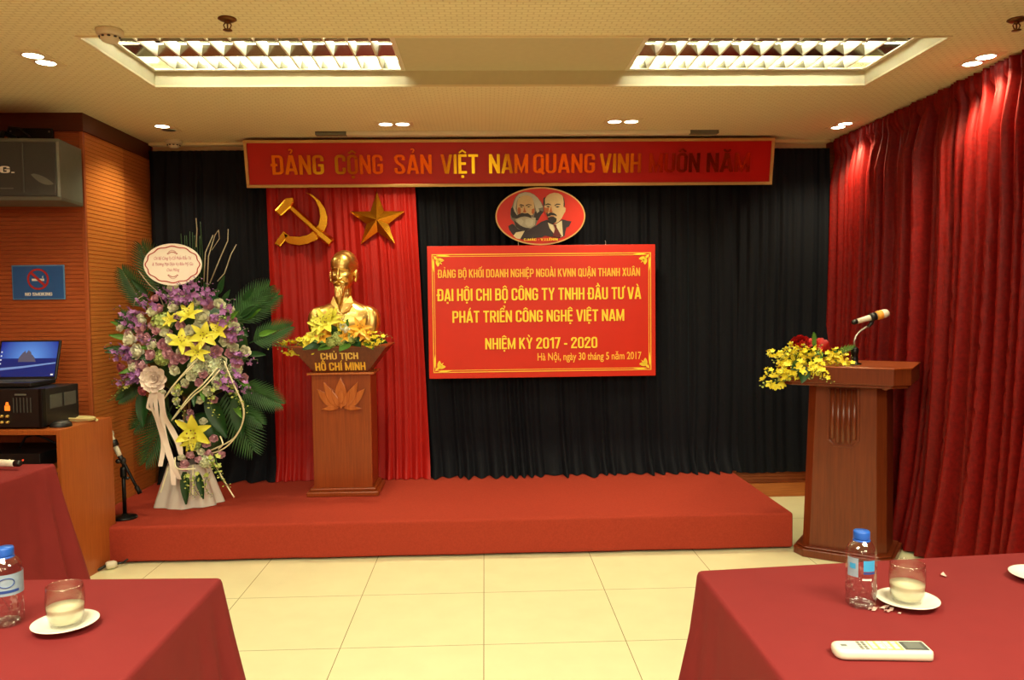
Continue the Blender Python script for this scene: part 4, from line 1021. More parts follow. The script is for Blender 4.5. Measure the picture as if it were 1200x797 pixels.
def lectern_mic():
    base = Matrix.Translation((LECT[0], LECT[1], 0)) @ Matrix.Rotation(LROT, 4, 'Z')
    p = base @ Vector((.045, -.10, 1.0745))
    o = thing('microphone_stand', 'short gooseneck microphone stand on the lectern top', 'microphone stand', p)
    m = MB(); m.lathe([(.0001, 0), (.035, 0), (.035, .006), (.018, .012), (.018, .055), (.021, .060), (.021, .085), (.012, .095), (.0001, .095)], n=20, caps=False); m.build('base', M['black_metal'], o)
    neck = [(-.003, 0, .09), (-.003, 0, .13), (.006, 0, .155), (.028, 0, .18), (.058, 0, .20), (.080, 0, .212)]
    m = MB(); m.tube(neck, .0055, 10); m.build('gooseneck', M['steel'], o)
    m = MB(); m.tube([(.072, 0, .205), (.095, 0, .225), (.105, 0, .238)], .011, 10); m.lathe([(.021, -.014), (.025, -.014), (.025, .014), (.021, .014), (.021, -.014)], n=20, caps=False)
    m = MB(); m.tube([(.070, 0, .203), (.090, 0, .222), (.098, 0, .236)], .010, 10); m.build('clip_arm', M['black'], o)
    m = MB(); m.lathe([(.0178, -.016), (.0225, -.016), (.0225, .016), (.0178, .016), (.0178, -.016)], n=20, caps=False)
    ang = R(-15); rot = Matrix.Rotation(ang, 4, 'Y')
    c = m.build('clip', M['black'], o); mp = Vector((.098, 0, .258)); c.matrix_local = Matrix.Translation(mp) @ rot @ Matrix.Rotation(R(90), 4, 'Y')
    k = thing('microphone', 'white microphone with an orange band clipped above the lectern', 'microphone', p + mp)
    mic_parts(k, rot @ Vector((-.118, 0, 0)), rot, M['orange'])
lectern_mic()
def stage_mic():
    o = thing('microphone_stand', 'low black microphone stand on the left corner of the stage', 'microphone stand', (-2.092, 4.608, SZ))
    m = MB(); m.lathe([(.0001, 0), (.068, 0), (.069, .006), (.062, .014), (.02, .018), (.012, .03), (.0001, .03)], n=32, caps=False); m.build('base', M['black_metal'], o)
    m = MB(); m.lathe([(.011, .02), (.011, .30)], n=14); m.lathe([(.016, .24), (.018, .25), (.018, .29), (.014, .30)], n=14); m.build('pole', M['black_metal'], o)
    m = MB(); m.ball((.022, -.004, .235), (.014, .010, .010), 10, 8); m.ball((-.022, -.012, .335), (.016, .012, .014), 10, 8); m.build('knob', M['black'], o)
    m = MB(); m.lathe([(.008, .29), (.008, .345)], n=12); m.ball((0, 0, .335), (.018, .016, .022), 12, 8); m.build('joint', M['black'], o)
    m = MB(); m.tube([(-.03, 0, .40), (.0, 0, .335), (.055, 0, .215), (.088, 0, .15)], [.008, .009, .008, .009], 10); m.tube([(.070, 0, .185), (.092, 0, .142)], .013, 10); m.build('boom', M['black_metal'], o)
    m = MB(); m.tube([(-.03, 0, .395), (-.04, -.004, .42)], .012, 10); m.lathe([(.0182, -.02), (.023, -.02), (.023, .02), (.0182, .02), (.0182, -.02)], n=18, caps=False)
    d = Vector((-.40, .0, .92)).normalized(); rot = d.to_track_quat('X', 'Z').to_matrix().to_4x4(); mp = Vector((-.042, -.012, .438))
    q = MB(); q.tube([(-.03, 0, .395), (-.042, -.012, .42)], .011, 10); q.build('clip_arm', M['black'], o)
    c2 = MB(); c2.lathe([(.0178, -.018), (.0225, -.018), (.0225, .018), (.0178, .018), (.0178, -.018)], n=18, caps=False); c = c2.build('clip', M['black'], o); c.matrix_local = Matrix.Translation(mp) @ rot @ Matrix.Rotation(R(90), 4, 'Y')
    k = thing('microphone', 'white microphone on the low stand beside the cabinet', 'microphone', Vector((-2.092, 4.608, SZ)) + mp)
    mic_parts(k, rot @ Vector((-.105, 0, 0)), rot)
stage_mic()

# ================================================================== TABLES
def rounded_poly(pts, r_, n=5):
    out = []
    N = len(pts)
    for i in range(N):
        p = Vector(pts[i]); a = (Vector(pts[i - 1]) - p).normalized(); b = (Vector(pts[(i + 1) % N]) - p).normalized()
        s = p + a * r_; e = p + b * r_
        for k in range(n + 1):
            t_ = k / n; out.append(((1 - t_) ** 2 * s + 2 * t_ * (1 - t_) * p + t_ ** 2 * e, i))
    return out
def table(label_t, label_c, corners, seed, top=.748):
    """a plain table under a floor-length cloth; corners anticlockwise from above"""
    cx = sum(c[0] for c in corners) / 4; cy = sum(c[1] for c in corners) / 4
    loc = [(c[0] - cx, c[1] - cy) for c in corners]
    o = thing('meeting_table', label_t, 'table', (cx, cy, 0))
    inn = [(x * .985, y * .992) for x, y in loc]
    m = MB(); m.prism([(x, y, top - .032) for x, y in inn], (0, 0, .027)); m.build('tabletop', M['wood_cab'], o)
    for x, y in inn:
        m = MB(); m.box(x * .90 - .02, x * .90 + .02, y * .95 - .02, y * .95 + .02, 0, top - .032); m.build('leg', M['black_metal'], o)
    rnd = random.Random(seed)
    # perimeter samples
    base = rounded_poly(loc, .010, 4); per = []
    N = len(base)
    for i in range(N):
        p, ci = base[i]; q, cj = base[(i + 1) % N]; L_ = (q - p).length; k = max(1, int(L_ / .03))
        for t_ in range(k): per.append(p.lerp(q, t_ / k))
    n = len(per); arcs = [0]
    for i in range(n): arcs.append(arcs[-1] + (per[(i + 1) % n] - per[i]).length)
    ph = [rnd.uniform(0, 6.28) for _ in range(4)]
    rings = []
    zs = [top, top - .004, top - .012, top - .05, top - .15, top - .3, top - .45, top - .6, .02]
    for z in zs:
        drop = (top - z) / top; ring = []
        for i, p in enumerate(per):
            d = (per[(i + 1) % n] - per[i - 1]).normalized(); nn = Vector((d.y, -d.x))
            s = arcs[i]; cd = min((p - Vector(c)).length for c in loc)
            off = .004 if z < top else -.004
            if z == top - .004: off = .002
            fold = (.5 + .5 * math.sin(s * 17 + ph[0] + .8 * math.sin(s * 4 + ph[1]))) * .5 + (.5 + .5 * math.sin(s * 7.5 + ph[2])) * .5
            off += drop * (.02 + .045 * fold * min(1, drop * 2)) + drop * .085 * math.exp(-(cd / .16) ** 2) * (1 + .35 * math.sin(s * 60))
            if .02 < drop: off += .006 * math.sin(s * 60 + ph[3]) * math.exp(-(cd / .3) ** 2) * drop * 4
            q = p + nn * off; ring.append((q.x, q.y, z))
        rings.append(ring)
    m = MB(); m.loft(rings, 0, True, False)
    o0 = len(m.v); 
    m.f.append(tuple(range(n))); m.mi.append(0); m.sm.append(False)
    c = m.build('tablecloth', M['cloth'], None, (cx, cy, 0)); tag(c, label_c, 'tablecloth')
table('meeting table under the wine red cloth in the right foreground', 'wine red cloth on the right foreground table under the remote control', [(.512, -6.6), (2.0, -6.6), (1.95, 2.10), (.535, 1.97)], 4)
table('meeting table under the wine red cloth in the left foreground', 'wine red cloth on the left foreground table under a bottle and glass', [(-2.7, -6.6), (-.668, -6.6), (-.675, 2.0), (-1.42, 2.03)], 9)
table('table under the wine red cloth in front of the sound cabinet', 'wine red cloth on the farther left table in front of the sound cabinet', [(-2.75, 2.3), (-1.985, 2.3), (-1.90, 3.53), (-2.75, 3.55)], 15)
TT = .7485

# ------------------------------------------------------------------ things on the tables
def bottle(label, loc, rz, kind):
    o = thing('water_bottle', label, 'bottle', loc, rz, 'water bottles')
    prof = [(.0001, .004), (.018, .002), (.028, 0), (.0325, .006), (.033, .016), (.031, .026), (.0328, .034), (.0328, .040), (.031, .047), (.0305, .053), (.0322, .058), (.0325, .064), (.0325, .118), (.032, .124), (.029, .134), (.0225, .144), (.0165, .150), (.0150, .153), (.0150, .158)]
    m = MB(); m.lathe(prof, n=40, caps=False); m.build('body', M['pet'], o)
    rb = MB()
    for k in range(8):       # moulded ribs round the grip and petal feet
        a = 2 * PI * k / 8; rb.tube([(.0318 * math.cos(a + .5 * t_), .0318 * math.sin(a + .5 * t_), .018 + .034 * t_) for t_ in (0, .25, .5, .75, 1)], .0012, 6)
        rb.ball((.020 * math.cos(a), .020 * math.sin(a), .006), (.007, .007, .005), 8, 6)
    rb.build('moulded_rib', M['pet'], o)
    m = MB(); m.lathe([(.0001, .150), (.0172, .150), (.0176, .153), (.0176, .166), (.0165, .169), (.0001, .1695)], n=36, caps=False); m.build('cap', M['bluecap'], o)
    m = MB(); m.lathe([(.0185, .146), (.0185, .149), (.0172, .150)], n=30, caps=False); m.build('neck_ring', M['bluecap'], o)
    def patch(name, a0, a1, z0, z1, mt, rr_=.0332):
        q = MB(); q.grid(lambda u, v: (rr_ * math.cos(R(a0 + (a1 - a0) * u)), rr_ * math.sin(R(a0 + (a1 - a0) * u)), z0 + (z1 - z0) * v), 16, 1); return q.build(name, mt, o)
    if kind == 0:
        patch('label', -160, 40, .070, .116, M['label']); patch('label_print', -120, -35, .076, .082, M['label_navy'], .0336)
        m = MB(); m.tube([(.0336 * math.cos(R(-78 + 26 * math.cos(t_))), .0336 * math.sin(R(-78 + 26 * math.cos(t_))), .098 + .010 * math.sin(t_)) for t_ in [k * .3307 for k in range(20)]], .0011, 5)
        m.build('label_swirl', M['label_navy'], o)
    else:
        patch('label', -172, -126, .072, .114, M['label']); patch('label', -108, -62, .086, .110, M['label_blue']); patch('label_print', -108, -62, .080, .0845, M['label_navy'])
        patch('label_print', -160, -136, .090, .102, M['label_blue'], .0336); patch('label_print', -112, -76, .066, .070, M['white_ink'])
    return o
bottle('small clear water bottle with blue cap on the right table', (.835, 1.72, TT), R(0), 1)
bottle('clear water bottle with blue cap and printed label at the left picture edge', (-1.047, 1.735, TT), R(20), 0)
def saucer(label, loc):
    m = MB(); m.lathe([(.0001, .004), (.022, .003), (.024, 0), (.027, 0), (.029, .004), (.046, .008), (.064, .014), (.066, .0155), (.0655, .017), (.063, .0168), (.045, .0105), (.03, .0068), (.0001, .0066)], n=56, caps=False)
    o = m.build('saucer', M['china'], None, loc); return tag(o, label, 'saucer', 'white saucers')
def tumbler(label, loc, rz):
    o = thing('drinking_glass', label, 'glass', loc, rz, 'drinking glasses')
    m = MB(); m.lathe([(.0001, 0), (.026, 0), (.030, .003), (.0355, .02), (.0385, .042), (.0388, .058), (.0375, .075), (.0362, .086), (.0356, .0872), (.035, .086), (.0360, .075), (.0372, .058), (.0369, .042), (.034, .02), (.028, .008), (.0001, .007)], n=48, caps=False); m.build('bowl', M['glass'], o)
    m = MB()
    m.lathe([(.0001, .0075), (.0275, .0085), (.0335, .02), (.0362, .040), (.0362, .043), (.0001, .0435)], n=40, caps=False); m.build('contents', M['water'], o)
    m = MB(); N = 40
    m.loft([[((.0356 + .0009 * math.cos(b)) * math.cos(2 * PI * i / N), (.0356 + .0009 * math.cos(b)) * math.sin(2 * PI * i / N), .0868 + .0009 * math.sin(b)) for b in (0, 1.6, 3.1, 4.7)] for i in range(N + 1)], 0, True, False); m.build('rim', M['glass'], o)
    return o
saucer('white saucer under the glass on the right table', (.937, 1.712, TT)); tumbler('clear tumbler half filled with water, beside the bottle on the right table', (.937, 1.714, TT + .0067), .3)
saucer('white saucer under the glass on the left table', (-.905, 1.70, TT)); tumbler('clear tumbler half filled with water, on the left table', (-.905, 1.702, TT + .0067), .8)
saucer('white saucer cut off by the right picture edge', (1.335, 1.845, TT))
def remote():
    o = thing('remote_control', 'white air conditioner remote control lying on the right table', 'remote control', (.752, 1.468, TT), R(-5))
    def pl(k, z): 
        w_, h = .090 * 1.0, .026
        pts = []
        for sx, sy, a0 in ((1, 1, 0), (-1, 1, 90), (-1, -1, 180), (1, -1, 270)):
            r_ = .008 if sx > 0 else .018
            for a in (0, 30, 60, 90): pts.append((sx * (w_ - r_) + r_ * math.cos(R(a0 + a)) * k, sy * (h - r_) + r_ * math.sin(R(a0 + a)) * k, z))
        return pts
    m = MB(); m.loft([pl(.6, 0), pl(.95, .003), pl(1, .008), pl(1, .014), pl(.9, .018), pl(.6, .020)], 0, True, True); m.build('body', M['offwhite'], o)
    m = MB(); m.box(.040, .084, -.018, .018, .0198, .0206); m.build('display_frame', M['grey_plastic'], o, bevel=.0005)
    m = MB(); m.box(.046, .076, -.013, .013, .0205, .0210); m.build('display', M['grey_light'], o)
    tan = mat('remote_tan', (214, 180, 104), .5); m = MB(); m.box(.008, .037, -.019, .019, .0198, .0204); m.box(-.022, .005, -.019, .019, .0198, .0203); m.build('button_field', tan, o)
    bt = MB(); bt.box(-.0045, .0045, -.004, .004, 0, .0013); me = bt.mesh('button', M['china'])
    for i in range(4):
        for j in range(3): inst(me, 'button', o, (-.0155 + i * .014, -.011 + j * .011, .0203))
    bt = MB()
    for i in range(2):
        for j in range(6): bt.box(-.042 + i * .009, -.036 + i * .009, -.017 + j * .006, -.0135 + j * .006, .0198, .0205)
    bt.build('print', M['grey_plastic'], o)
    m = MB(); m.box(-.075, -.064, -.004, .004, .0198, .0204); m.build('badge', M['grey_light'], o)
remote()
def scraps(label, loc, seed, n, spread):
    rnd = random.Random(seed); m = MB()
    for i in range(n):
        x, y, s = rnd.gauss(0, spread), rnd.gauss(0, spread * .6), rnd.uniform(.004, .009)
        p = [(x + s * math.cos(a + rnd.uniform(-.4, .4)), y + s * math.sin(a), .0006 + abs(rnd.gauss(0, .004))) for a in (0, 1.5, 3.1, 4.6)]
        m.prism(p, (0, 0, .0004))
    o = m.build('plastic_scrap', M['scrap'], None, loc, fix=False); tag(o, label, 'plastic scrap')
M['scrap'] = mat('clear_scrap', (226, 190, 176), .15, var=.3, vscale=200)
scraps('crumpled clear plastic wrapper at the foot of the bottle on the right table', (.868, 1.685, TT), 3, 12, .014)
scraps('tiny scrap of clear plastic alone behind the glass on the right table', (1.124, 1.885, TT), 5, 2, .003)
handheld('microphone', 'white microphone with black end lying on the farther left table', (-1.975, 3.41, TT), R(170))

# ================================================================== FLOWERS
M['leaf'] = mat('dark_leaf', (32, 78, 34), .45, var=.35, vscale=25)
M['palm'] = mat('palm_green', (50, 96, 40), .5, rgb2=(34, 70, 30), vscale=15)
M['leaf_light'] = mat('fresh_leaf', (96, 150, 48), .5, var=.3, vscale=25)
M['stem'] = mat('green_stem', (78, 112, 48), .55, var=.2)
M['rose_white'] = mat('white_rose', (250, 248, 230), .6, rgb2=(238, 238, 204), vscale=22)
M['rose_lilac'] = mat('dusty_pink_rose', (234, 186, 200), .6, rgb2=(210, 154, 172), vscale=22)
M['rose_pink'] = mat('pink_rose', (214, 122, 134), .6, rgb2=(186, 84, 104), vscale=22)
M['rose_red'] = mat('red_rose', (206, 34, 26), .55, rgb2=(150, 16, 16), vscale=22)
M['lily'] = mat('yellow_lily', (240, 232, 84), .5, rgb2=(214, 210, 62), vscale=12)
M['lily_gold'] = mat('golden_lily', (240, 186, 50), .5, rgb2=(226, 160, 40), vscale=12)
M['orchid'] = mat('purple_orchid', (176, 122, 184), .55, rgb2=(146, 90, 160), vscale=30)
M['orchid_y'] = mat('yellow_orchid', (255, 240, 74), .5, rgb2=(246, 226, 54), vscale=30)
M['bud'] = mat('lime_bud', (206, 214, 120), .55, rgb2=(160, 184, 80), vscale=30)
M['hydra'] = mat('pale_green_hydrangea', (190, 204, 128), .6, rgb2=(164, 184, 100), vscale=30)
M['hydra_w'] = mat('white_hydrangea', (226, 230, 206), .6, rgb2=(200, 214, 170), vscale=30)
M['stamen'] = mat('brown_stamen', (112, 62, 24), .6)
M['ribbon'] = mat('blush_ribbon', (248, 232, 222), .45, var=.05, sheen=.3)
M['cane'] = mat('cream_cane', (242, 234, 196), .5, var=.12)
M['twig'] = mat('silver_twig', (196, 186, 160), .6, var=.15)
M['wrap'] = mat('translucent_wrap', (214, 206, 196), .6, var=.06, vscale=8, bump=.2, bscale=30)
M['wicker'] = mat('wicker', (130, 96, 56), .7, var=.3)

def petal(mb, base, d, up, L_, W_, curl=.3, cup=.25, mi=0, n=5, tip=.75, blunt=1.0):
    """one curved petal grown from base along d, bending towards up"""
    d = Vector(d).normalized(); up = Vector(up); up = (up - d * up.dot(d)).normalized(); side = d.cross(up)
    def fn(u, v):
        wv = W_ * max(.02, math.sin(PI * (v * .86 + .07) ** tip)) ** blunt * (1 - .15 * v)
        x = (u - .5) * 2
        return Vector(base) + d * (L_ * v) + side * (x * wv * .5) + up * (curl * L_ * v * v + cup * W_ * x * x * .5)
    mb.grid(fn, 4, n, mi)
def rose_mesh(name, mtl, seed, size=.034):
    rnd = random.Random(seed); mb = MB()
    for ringi, (cnt, tilt, L_, W_, r0) in enumerate(((3, 84, .7, .55, .05), (4, 74, .82, .75, .12), (5, 64, .95, .95, .2), (6, 50, 1.0, 1.1, .28), (6, 30, .98, 1.1, .3))):
        off = rnd.uniform(0, 6)
        for i in range(cnt):
            a = off + 2 * PI * i / cnt + rnd.uniform(-.15, .15); t_ = R(tilt + rnd.uniform(-6, 6))
            d = Vector((math.cos(a) * math.cos(t_), math.sin(a) * math.cos(t_), math.sin(t_)))
            upv = Vector((-math.cos(a) * math.sin(t_), -math.sin(a) * math.sin(t_), math.cos(t_)))
            petal(mb, Vector((math.cos(a), math.sin(a), 0)) * r0 * size, d, upv, L_ * size, W_ * size * 1.1, .3 if ringi < 3 else .2, .4, 0, 5, .8, .42)
    mb.ball((0, 0, -.05 * size), (.45 * size, .45 * size, .4 * size), 8, 6)
    return mb.mesh(name, mtl, False)
def lily_mesh(name, mtl, size=.07, seed=1):
    rnd = random.Random(seed); mb = MB()
    for i in range(6):
        a = 2 * PI * i / 6 + rnd.uniform(-.1, .1); t_ = R(44 if i % 2 else 36); d = Vector((math.cos(a) * math.cos(t_), math.sin(a) * math.cos(t_), math.sin(t_)))
        upv = Vector((math.cos(a) * math.sin(t_), math.sin(a) * math.sin(t_), -math.cos(t_)))
        petal(mb, (0, 0, 0), d, upv, size * rnd.uniform(.95, 1.08), size * (.60 if i % 2 else .46), .38, -.2, 0, 7, .85, .8)
    for i in range(5):
        a = 2 * PI * i / 5 + .3; e = Vector((math.cos(a) * .22, math.sin(a) * .22, .7)) * size
        mb.tube([(0, 0, 0), e * .6 + Vector((0, 0, .02 * size)), e], size * .012, 5); mb.ball(e, (size * .05, size * .05, size * .025), 6, 5, 1)
    return mb.mesh(name, [mtl, M['stamen']], False)
def blossom(mb, c, nrm, size, mi=0, cnt=5, rnd=random):
    nrm = Vector(nrm).normalized(); a0 = Vector((0, 0, 1)) if abs(nrm.z) < .9 else Vector((1, 0, 0)); x = nrm.cross(a0).normalized(); y = nrm.cross(x); o_ = rnd.uniform(0, 6)
    for i in range(cnt):
        a = o_ + 2 * PI * i / cnt; d = x * math.cos(a) + y * math.sin(a) + nrm * .25
        petal(mb, c, d, nrm, size, size * .8, .1, .2, mi, 4, .7, .5)
def spray_mesh(name, mtl, seed, L_=.2, n=11, size=.024, droop=.35, budfrac=.3, bud=None):
    """an orchid spray growing along +X and drooping"""
    rnd = random.Random(seed); mb = MB(); path = []
    for i in range(10):
        t_ = i / 9; path.append((L_ * t_ * (1 - .12 * t_), .015 * math.sin(t_ * 4 + seed), .05 * math.sin(t_ * 2.2) - droop * L_ * t_ * t_))
    mb.tube(path, [.0028 * (1 - .6 * i / 9) for i in range(10)], 5, 1)
    for k in range(n):
        t_ = .08 + .92 * k / (n - 1); i = min(int(t_ * 9), 8); f = t_ * 9 - i; p = Vector(path[i]).lerp(Vector(path[i + 1]), f)
        a = k * 2.4 + rnd.uniform(-.5, .5); side = Vector((rnd.uniform(-.3, .5), math.cos(a), math.sin(a) * .8 + .2)).normalized(); q = p + side * size * .9
        mb.tube([p, q], .0012, 4, 1)
        if t_ > 1 - budfrac: mb.ball(q, (size * .32 * (1.4 - t_), size * .32 * (1.4 - t_), size * .5 * (1.4 - t_)), 6, 5, 2)
        else: blossom(mb, q, side, size * (1.1 - .35 * t_), 0, 5, rnd)
    return mb.mesh(name, [mtl, M['stem'], bud or mtl], False)
def hydrangea_mesh(name, mtl, seed, r_=.05):
    rnd = random.Random(seed); mb = MB()
    for k in range(46):
        z = 1 - 1.5 * k / 45; a = k * 2.4; rr_ = math.sqrt(max(0, 1 - z * z)); nrm = Vector((rr_ * math.cos(a), rr_ * math.sin(a), z)); blossom(mb, nrm * r_, nrm, r_ * .30, 0, 4, rnd)
    mb.ball((0, 0, 0), r_ * .9, 8, 6)
    return mb.mesh(name, mtl, False)
def frond(mb, base, d, up, L_, n=20, leaf=.32, bend=.25, spread=58):
    d = Vector(d).normalized(); up = Vector(up); up = (up - d * up.dot(d)).normalized(); side = d.cross(up)
    P = lambda t_: Vector(base) + d * (L_ * t_) - up * (bend * L_ * t_ * t_)
    mb.tube([P(i / 8) for i in range(9)], [.004 * (1 - .7 * i / 8) for i in range(9)], 5)
    for i in range(n):
        t_ = .12 + .86 * i / (n - 1); p = P(t_); l_ = leaf * L_ * (math.sin(PI * (.18 + .74 * t_)) ** .8) * 1.05; sp = R(spread - 30 * t_)
        for s in (-1, 1):
            dd = d * math.cos(sp) + side * (s * math.sin(sp)) + up * .18
            wv = .0075 + .008 * L_
            def fn(u, v, dd=dd, s=s, p=p, l_=l_): return p + dd * (l_ * v) - up * (.16 * l_ * v * v) + d * ((u - .5) * wv * 2 * (1 - v ** 2.2) * (.5 + .5 * min(1, v * 4))) + up * (abs(u - .5) * .006)
            mb.grid(fn, 2, 4, 0, True)
def broad_leaf(mb, base, tip, up, wd, bend=.15):
    b = Vector(base); t_ = Vector(tip); d = t_ - b; L_ = d.length; petal(mb, b, d, up, L_, wd, -bend, .3, 0, 8, .8)

FS = (-1.85, 4.95)             # foot of the tall flower stand
def make_flower_stand():
    o = thing('flower_stand', 'tall flower stand of roses, lilies and orchids with a white oval message card', 'flower arrangement', (FS[0], FS[1], SZ))
    K = .00508
    A = lambda x, y: ((120 + x / 4.427 - 222) * K + .075, (590 - 250 - y / 4.427) * K + .02)       # upper half of the sketch to metres
    Bq = lambda x, y: ((120 + x / 4.427 - 222) * K + .065, (590 - 420 - y / 4.427) * K + .012)      # lower half
    rnd = random.Random(77)
    def depth(x, z):      # how far the mass of flowers bulges towards the room
        r1 = ((x - .09) / .47) ** 2 + ((z - .98) / .44) ** 2; r2 = ((x - .12) / .20) ** 2 + ((z - .40) / .24) ** 2
        y = -.06
        if r1 < 1: y = min(y, -.06 - .19 * math.sqrt(1 - r1))
        if r2 < 1: y = min(y, -.10 - .14 * math.sqrt(1 - r2))
        return y
    def face(x, z):       # outward direction at a place on the mass
        return Vector(((x - .09) * 1.5, -.75, (z - .95) * 1.1 + .15)).normalized()
    def place(me, name, x, z, sc=1.0, dy=0.0, spin=True):
        jit = .5 if name == 'lily' else .22
        q = (face(x, z) + Vector((rnd.uniform(-jit, jit), 0, rnd.uniform(-jit, jit * .6)))).to_track_quat('Z', 'Y')
        if spin:
            from mathutils import Quaternion
            q = q @ Quaternion((0, 0, 1), rnd.uniform(0, 6.28))
        return inst(me, name, o, (x, depth(x, z) + dy, z), q.to_euler(), sc)
    # frame, foam and wrap
    m = MB(); m.ball((.08, -.01, .98), (.31, .12, .33), 20, 12); m.ball((.11, -.04, .42), (.12, .08, .15), 16, 10); m.build('foliage_core', M['leaf'], o)
    m = MB()
    for a in (0, 2.1, 4.2): m.tube([(.09 * math.cos(a), .09 * math.sin(a), 0), (.02 * math.cos(a), .02 * math.sin(a) , .5), (.01 * math.cos(a), 0, 1.0)], .008, 8)
    m.build('stand_pole', M['wicker'], o)
    def wrapf(u, v):
        a = 2 * PI * u; rr_ = .205 - .085 * v + (.012 * math.sin(a * 7) + .008 * math.sin(a * 13 + 1)) * (1 - .6 * v)
        return (.0 + rr_ * math.cos(a), -.01 + rr_ * .8 * math.sin(a), .003 + .245 * v + .008 * math.sin(a * 5) * v)
    m = MB(); m.grid(wrapf, 72, 8); m.build('paper_wrap', M['wrap'], o, fix=False)
    # palm fronds and broad leaves
    for (b, t_, bend) in ((A(300, 420), A(200, 145), .10), (A(210, 480), A(95, 270), .14), (A(215, 610), A(85, 500), .2), (A(640, 560), A(845, 365), .2), (A(680, 540), A(890, 410), .2), (A(740, 660), A(955, 575), .15),
                          (Bq(330, 150), Bq(140, 340), .2), (Bq(330, 230), Bq(190, 520), .15), (Bq(600, 130), Bq(750, 465), .15), (Bq(680, 120), Bq(900, 225), .2), (Bq(640, 200), Bq(800, 330), .15), (Bq(200, 80), Bq(60, 190), .3)):
        bx, bz = b; tx, tz = t_; L_ = math.hypot(tx - bx, tz - bz)
        m = MB(); frond(m, (bx, -.03, bz), (tx - bx, -.02, tz - bz), (0, -1, .12), L_ * 1.03, 18, .42, -.05 + bend * .5); m.build('palm_frond', M['palm'], o, fix=False)
    for (b, t_, wd, yy) in ((Bq(215, 150), Bq(212, 325), .085, -.13), (Bq(550, 175), Bq(640, 395), .11, -.12), (Bq(690, 180), Bq(715, 400), .10, -.10), (Bq(440, 560), Bq(443, 730), .062, -.19), (Bq(505, 570), Bq(530, 705), .05, -.18), (A(150, 690), A(170, 780), .05, -.1), (A(590, 420), A(640, 380), .06, -.2), (A(700, 560), A(760, 620), .06, -.12)):
        m = MB(); broad_leaf(m, (b[0], yy, b[1]), (t_[0], yy - .02, t_[1]), (0, -1, 0), wd, .1); m.build('broad_leaf', M['leaf'], o, fix=False)
    for k in range(34):                       # short leaves between the flowers
        a = rnd.uniform(0, 2 * PI); r_ = rnd.uniform(.35, 1.0); x = .09 + .42 * r_ * math.cos(a); z = .97 + .42 * r_ * math.sin(a); y = depth(x, z)
        f = face(x, z); tp = Vector((x, y + .02, z)) + f * .05 + Vector((math.cos(a), 0, math.sin(a))) * .08
        m = MB(); broad_leaf(m, (x, y + .04, z), tp, f, .04, .1); m.build('leaf', M['leaf'] if k % 3 else M['leaf_light'], o, fix=False)
    for k in range(9):                        # grass blades behind the card
        x = A(400 + 13 * k, 75)[0]; z0 = 1.5; m = MB(); m.tube([(x, -.02, 1.3), (x + .002, -.03, z0), (x + rnd.uniform(-.006, .006), -.03, A(0, 78 if k < 8 else 5)[1] + rnd.uniform(-.01, .02))], [.004, .003, .0015], 5); m.build('grass_blade', M['palm'], o)
    # blossoms
    rw = [rose_mesh('white_rose', M['rose_white'], i) for i in (1, 2)]; rl = [rose_mesh('dusty_pink_rose', M['rose_lilac'], i) for i in (3, 4)]; rp = rose_mesh('pink_rose', M['rose_pink'], 5)
    for i, (x, y) in enumerate([(530, 440), (557, 520), (560, 565), (405, 405), (448, 425), (630, 460), (683, 480), (195, 628), (235, 690), (250, 532), (130, 560), (312, 655), (505, 592), (410, 630), (705, 575), (705, 675), (750, 700), (310, 492), (372, 600), (402, 372), (202, 765), (455, 690), (660, 640), (540, 680), (575, 725), (640, 745), (420, 465), (540, 755)]):
        place(rw[i % 2], 'rose', *A(x, y), sc=(1.2 if i % 3 else .95) * (1.2 if i in (0, 1, 2, 7, 8, 9, 12) else .9))['label'] = 'white rose'
    for i, (x, y) in enumerate([(430, 22), (510, 55), (687, 40), (425, 130), (575, 130), (315, 150), (545, 285), (437, 297), (540, 440), (440, 470), (620, 110), (470, 90)]):
        place(rw[i % 2], 'rose', *Bq(x, y), sc=1.0 if i < 5 else .75)['label'] = 'white rose'
    for i, (x, y) in enumerate([(340, 475), (585, 465), (455, 560), (250, 570), (335, 580), (305, 705), (190, 735), (425, 722), (495, 680), (395, 695), (600, 540), (690, 625), (685, 705), (715, 745), (665, 600), (462, 722), (178, 600), (280, 630), (250, 610), (545, 640), (360, 655), (620, 690)]):
        place(rl[i % 2], 'rose', *A(x, y), sc=1.1 if i % 2 else .92)['label'] = 'dusty pink rose'
    for k in range(34):                       # small blooms filling the gaps
        a = rnd.uniform(0, 2 * PI); r_ = math.sqrt(rnd.uniform(.05, 1)); x = .10 + .40 * r_ * math.cos(a); z = .95 + .36 * r_ * math.sin(a)
        wh = k % 2; place(rw[k % 2] if wh else rl[k % 2], 'rose', x, z, sc=rnd.uniform(.6, .85), dy=.015)['label'] = 'small white rose' if wh else 'small dusty pink rose'
    place(rl[0], 'rose', *A(250, 760), sc=1.3)['label'] = 'dusty pink rose'
    for i, (x, y) in enumerate([(540, 90), (560, 45), (485, 272), (565, 400), (490, 455), (530, 480), (575, 450), (445, 525), (625, 465), (455, 500), (600, 375)]):
        place(rl[i % 2], 'rose', *Bq(x, y), sc=.8)['label'] = 'dusty pink rose'
    for (x, y) in ((240, 130), (140, 65), (125, 10)): place(rp, 'rose', *Bq(x, y), sc=.9)['label'] = 'deep pink rose'
    ly = [lily_mesh('lily', M['lily'], .082, i) for i in (1, 2)]
    for i, (x, y, sc) in enumerate(((500, 505, .95), (462, 642, 1.0), (572, 610, 1.05), (645, 592, .85), (540, 690, .85), (408, 530, .6))): place(ly[i % 2], 'lily', *A(x, y), sc=sc, dy=-.03)
    place(ly[0], 'lily', *Bq(515, 335), sc=1.35, dy=-.03); place(ly[1], 'lily', *Bq(495, 385), sc=.8, dy=-.02)
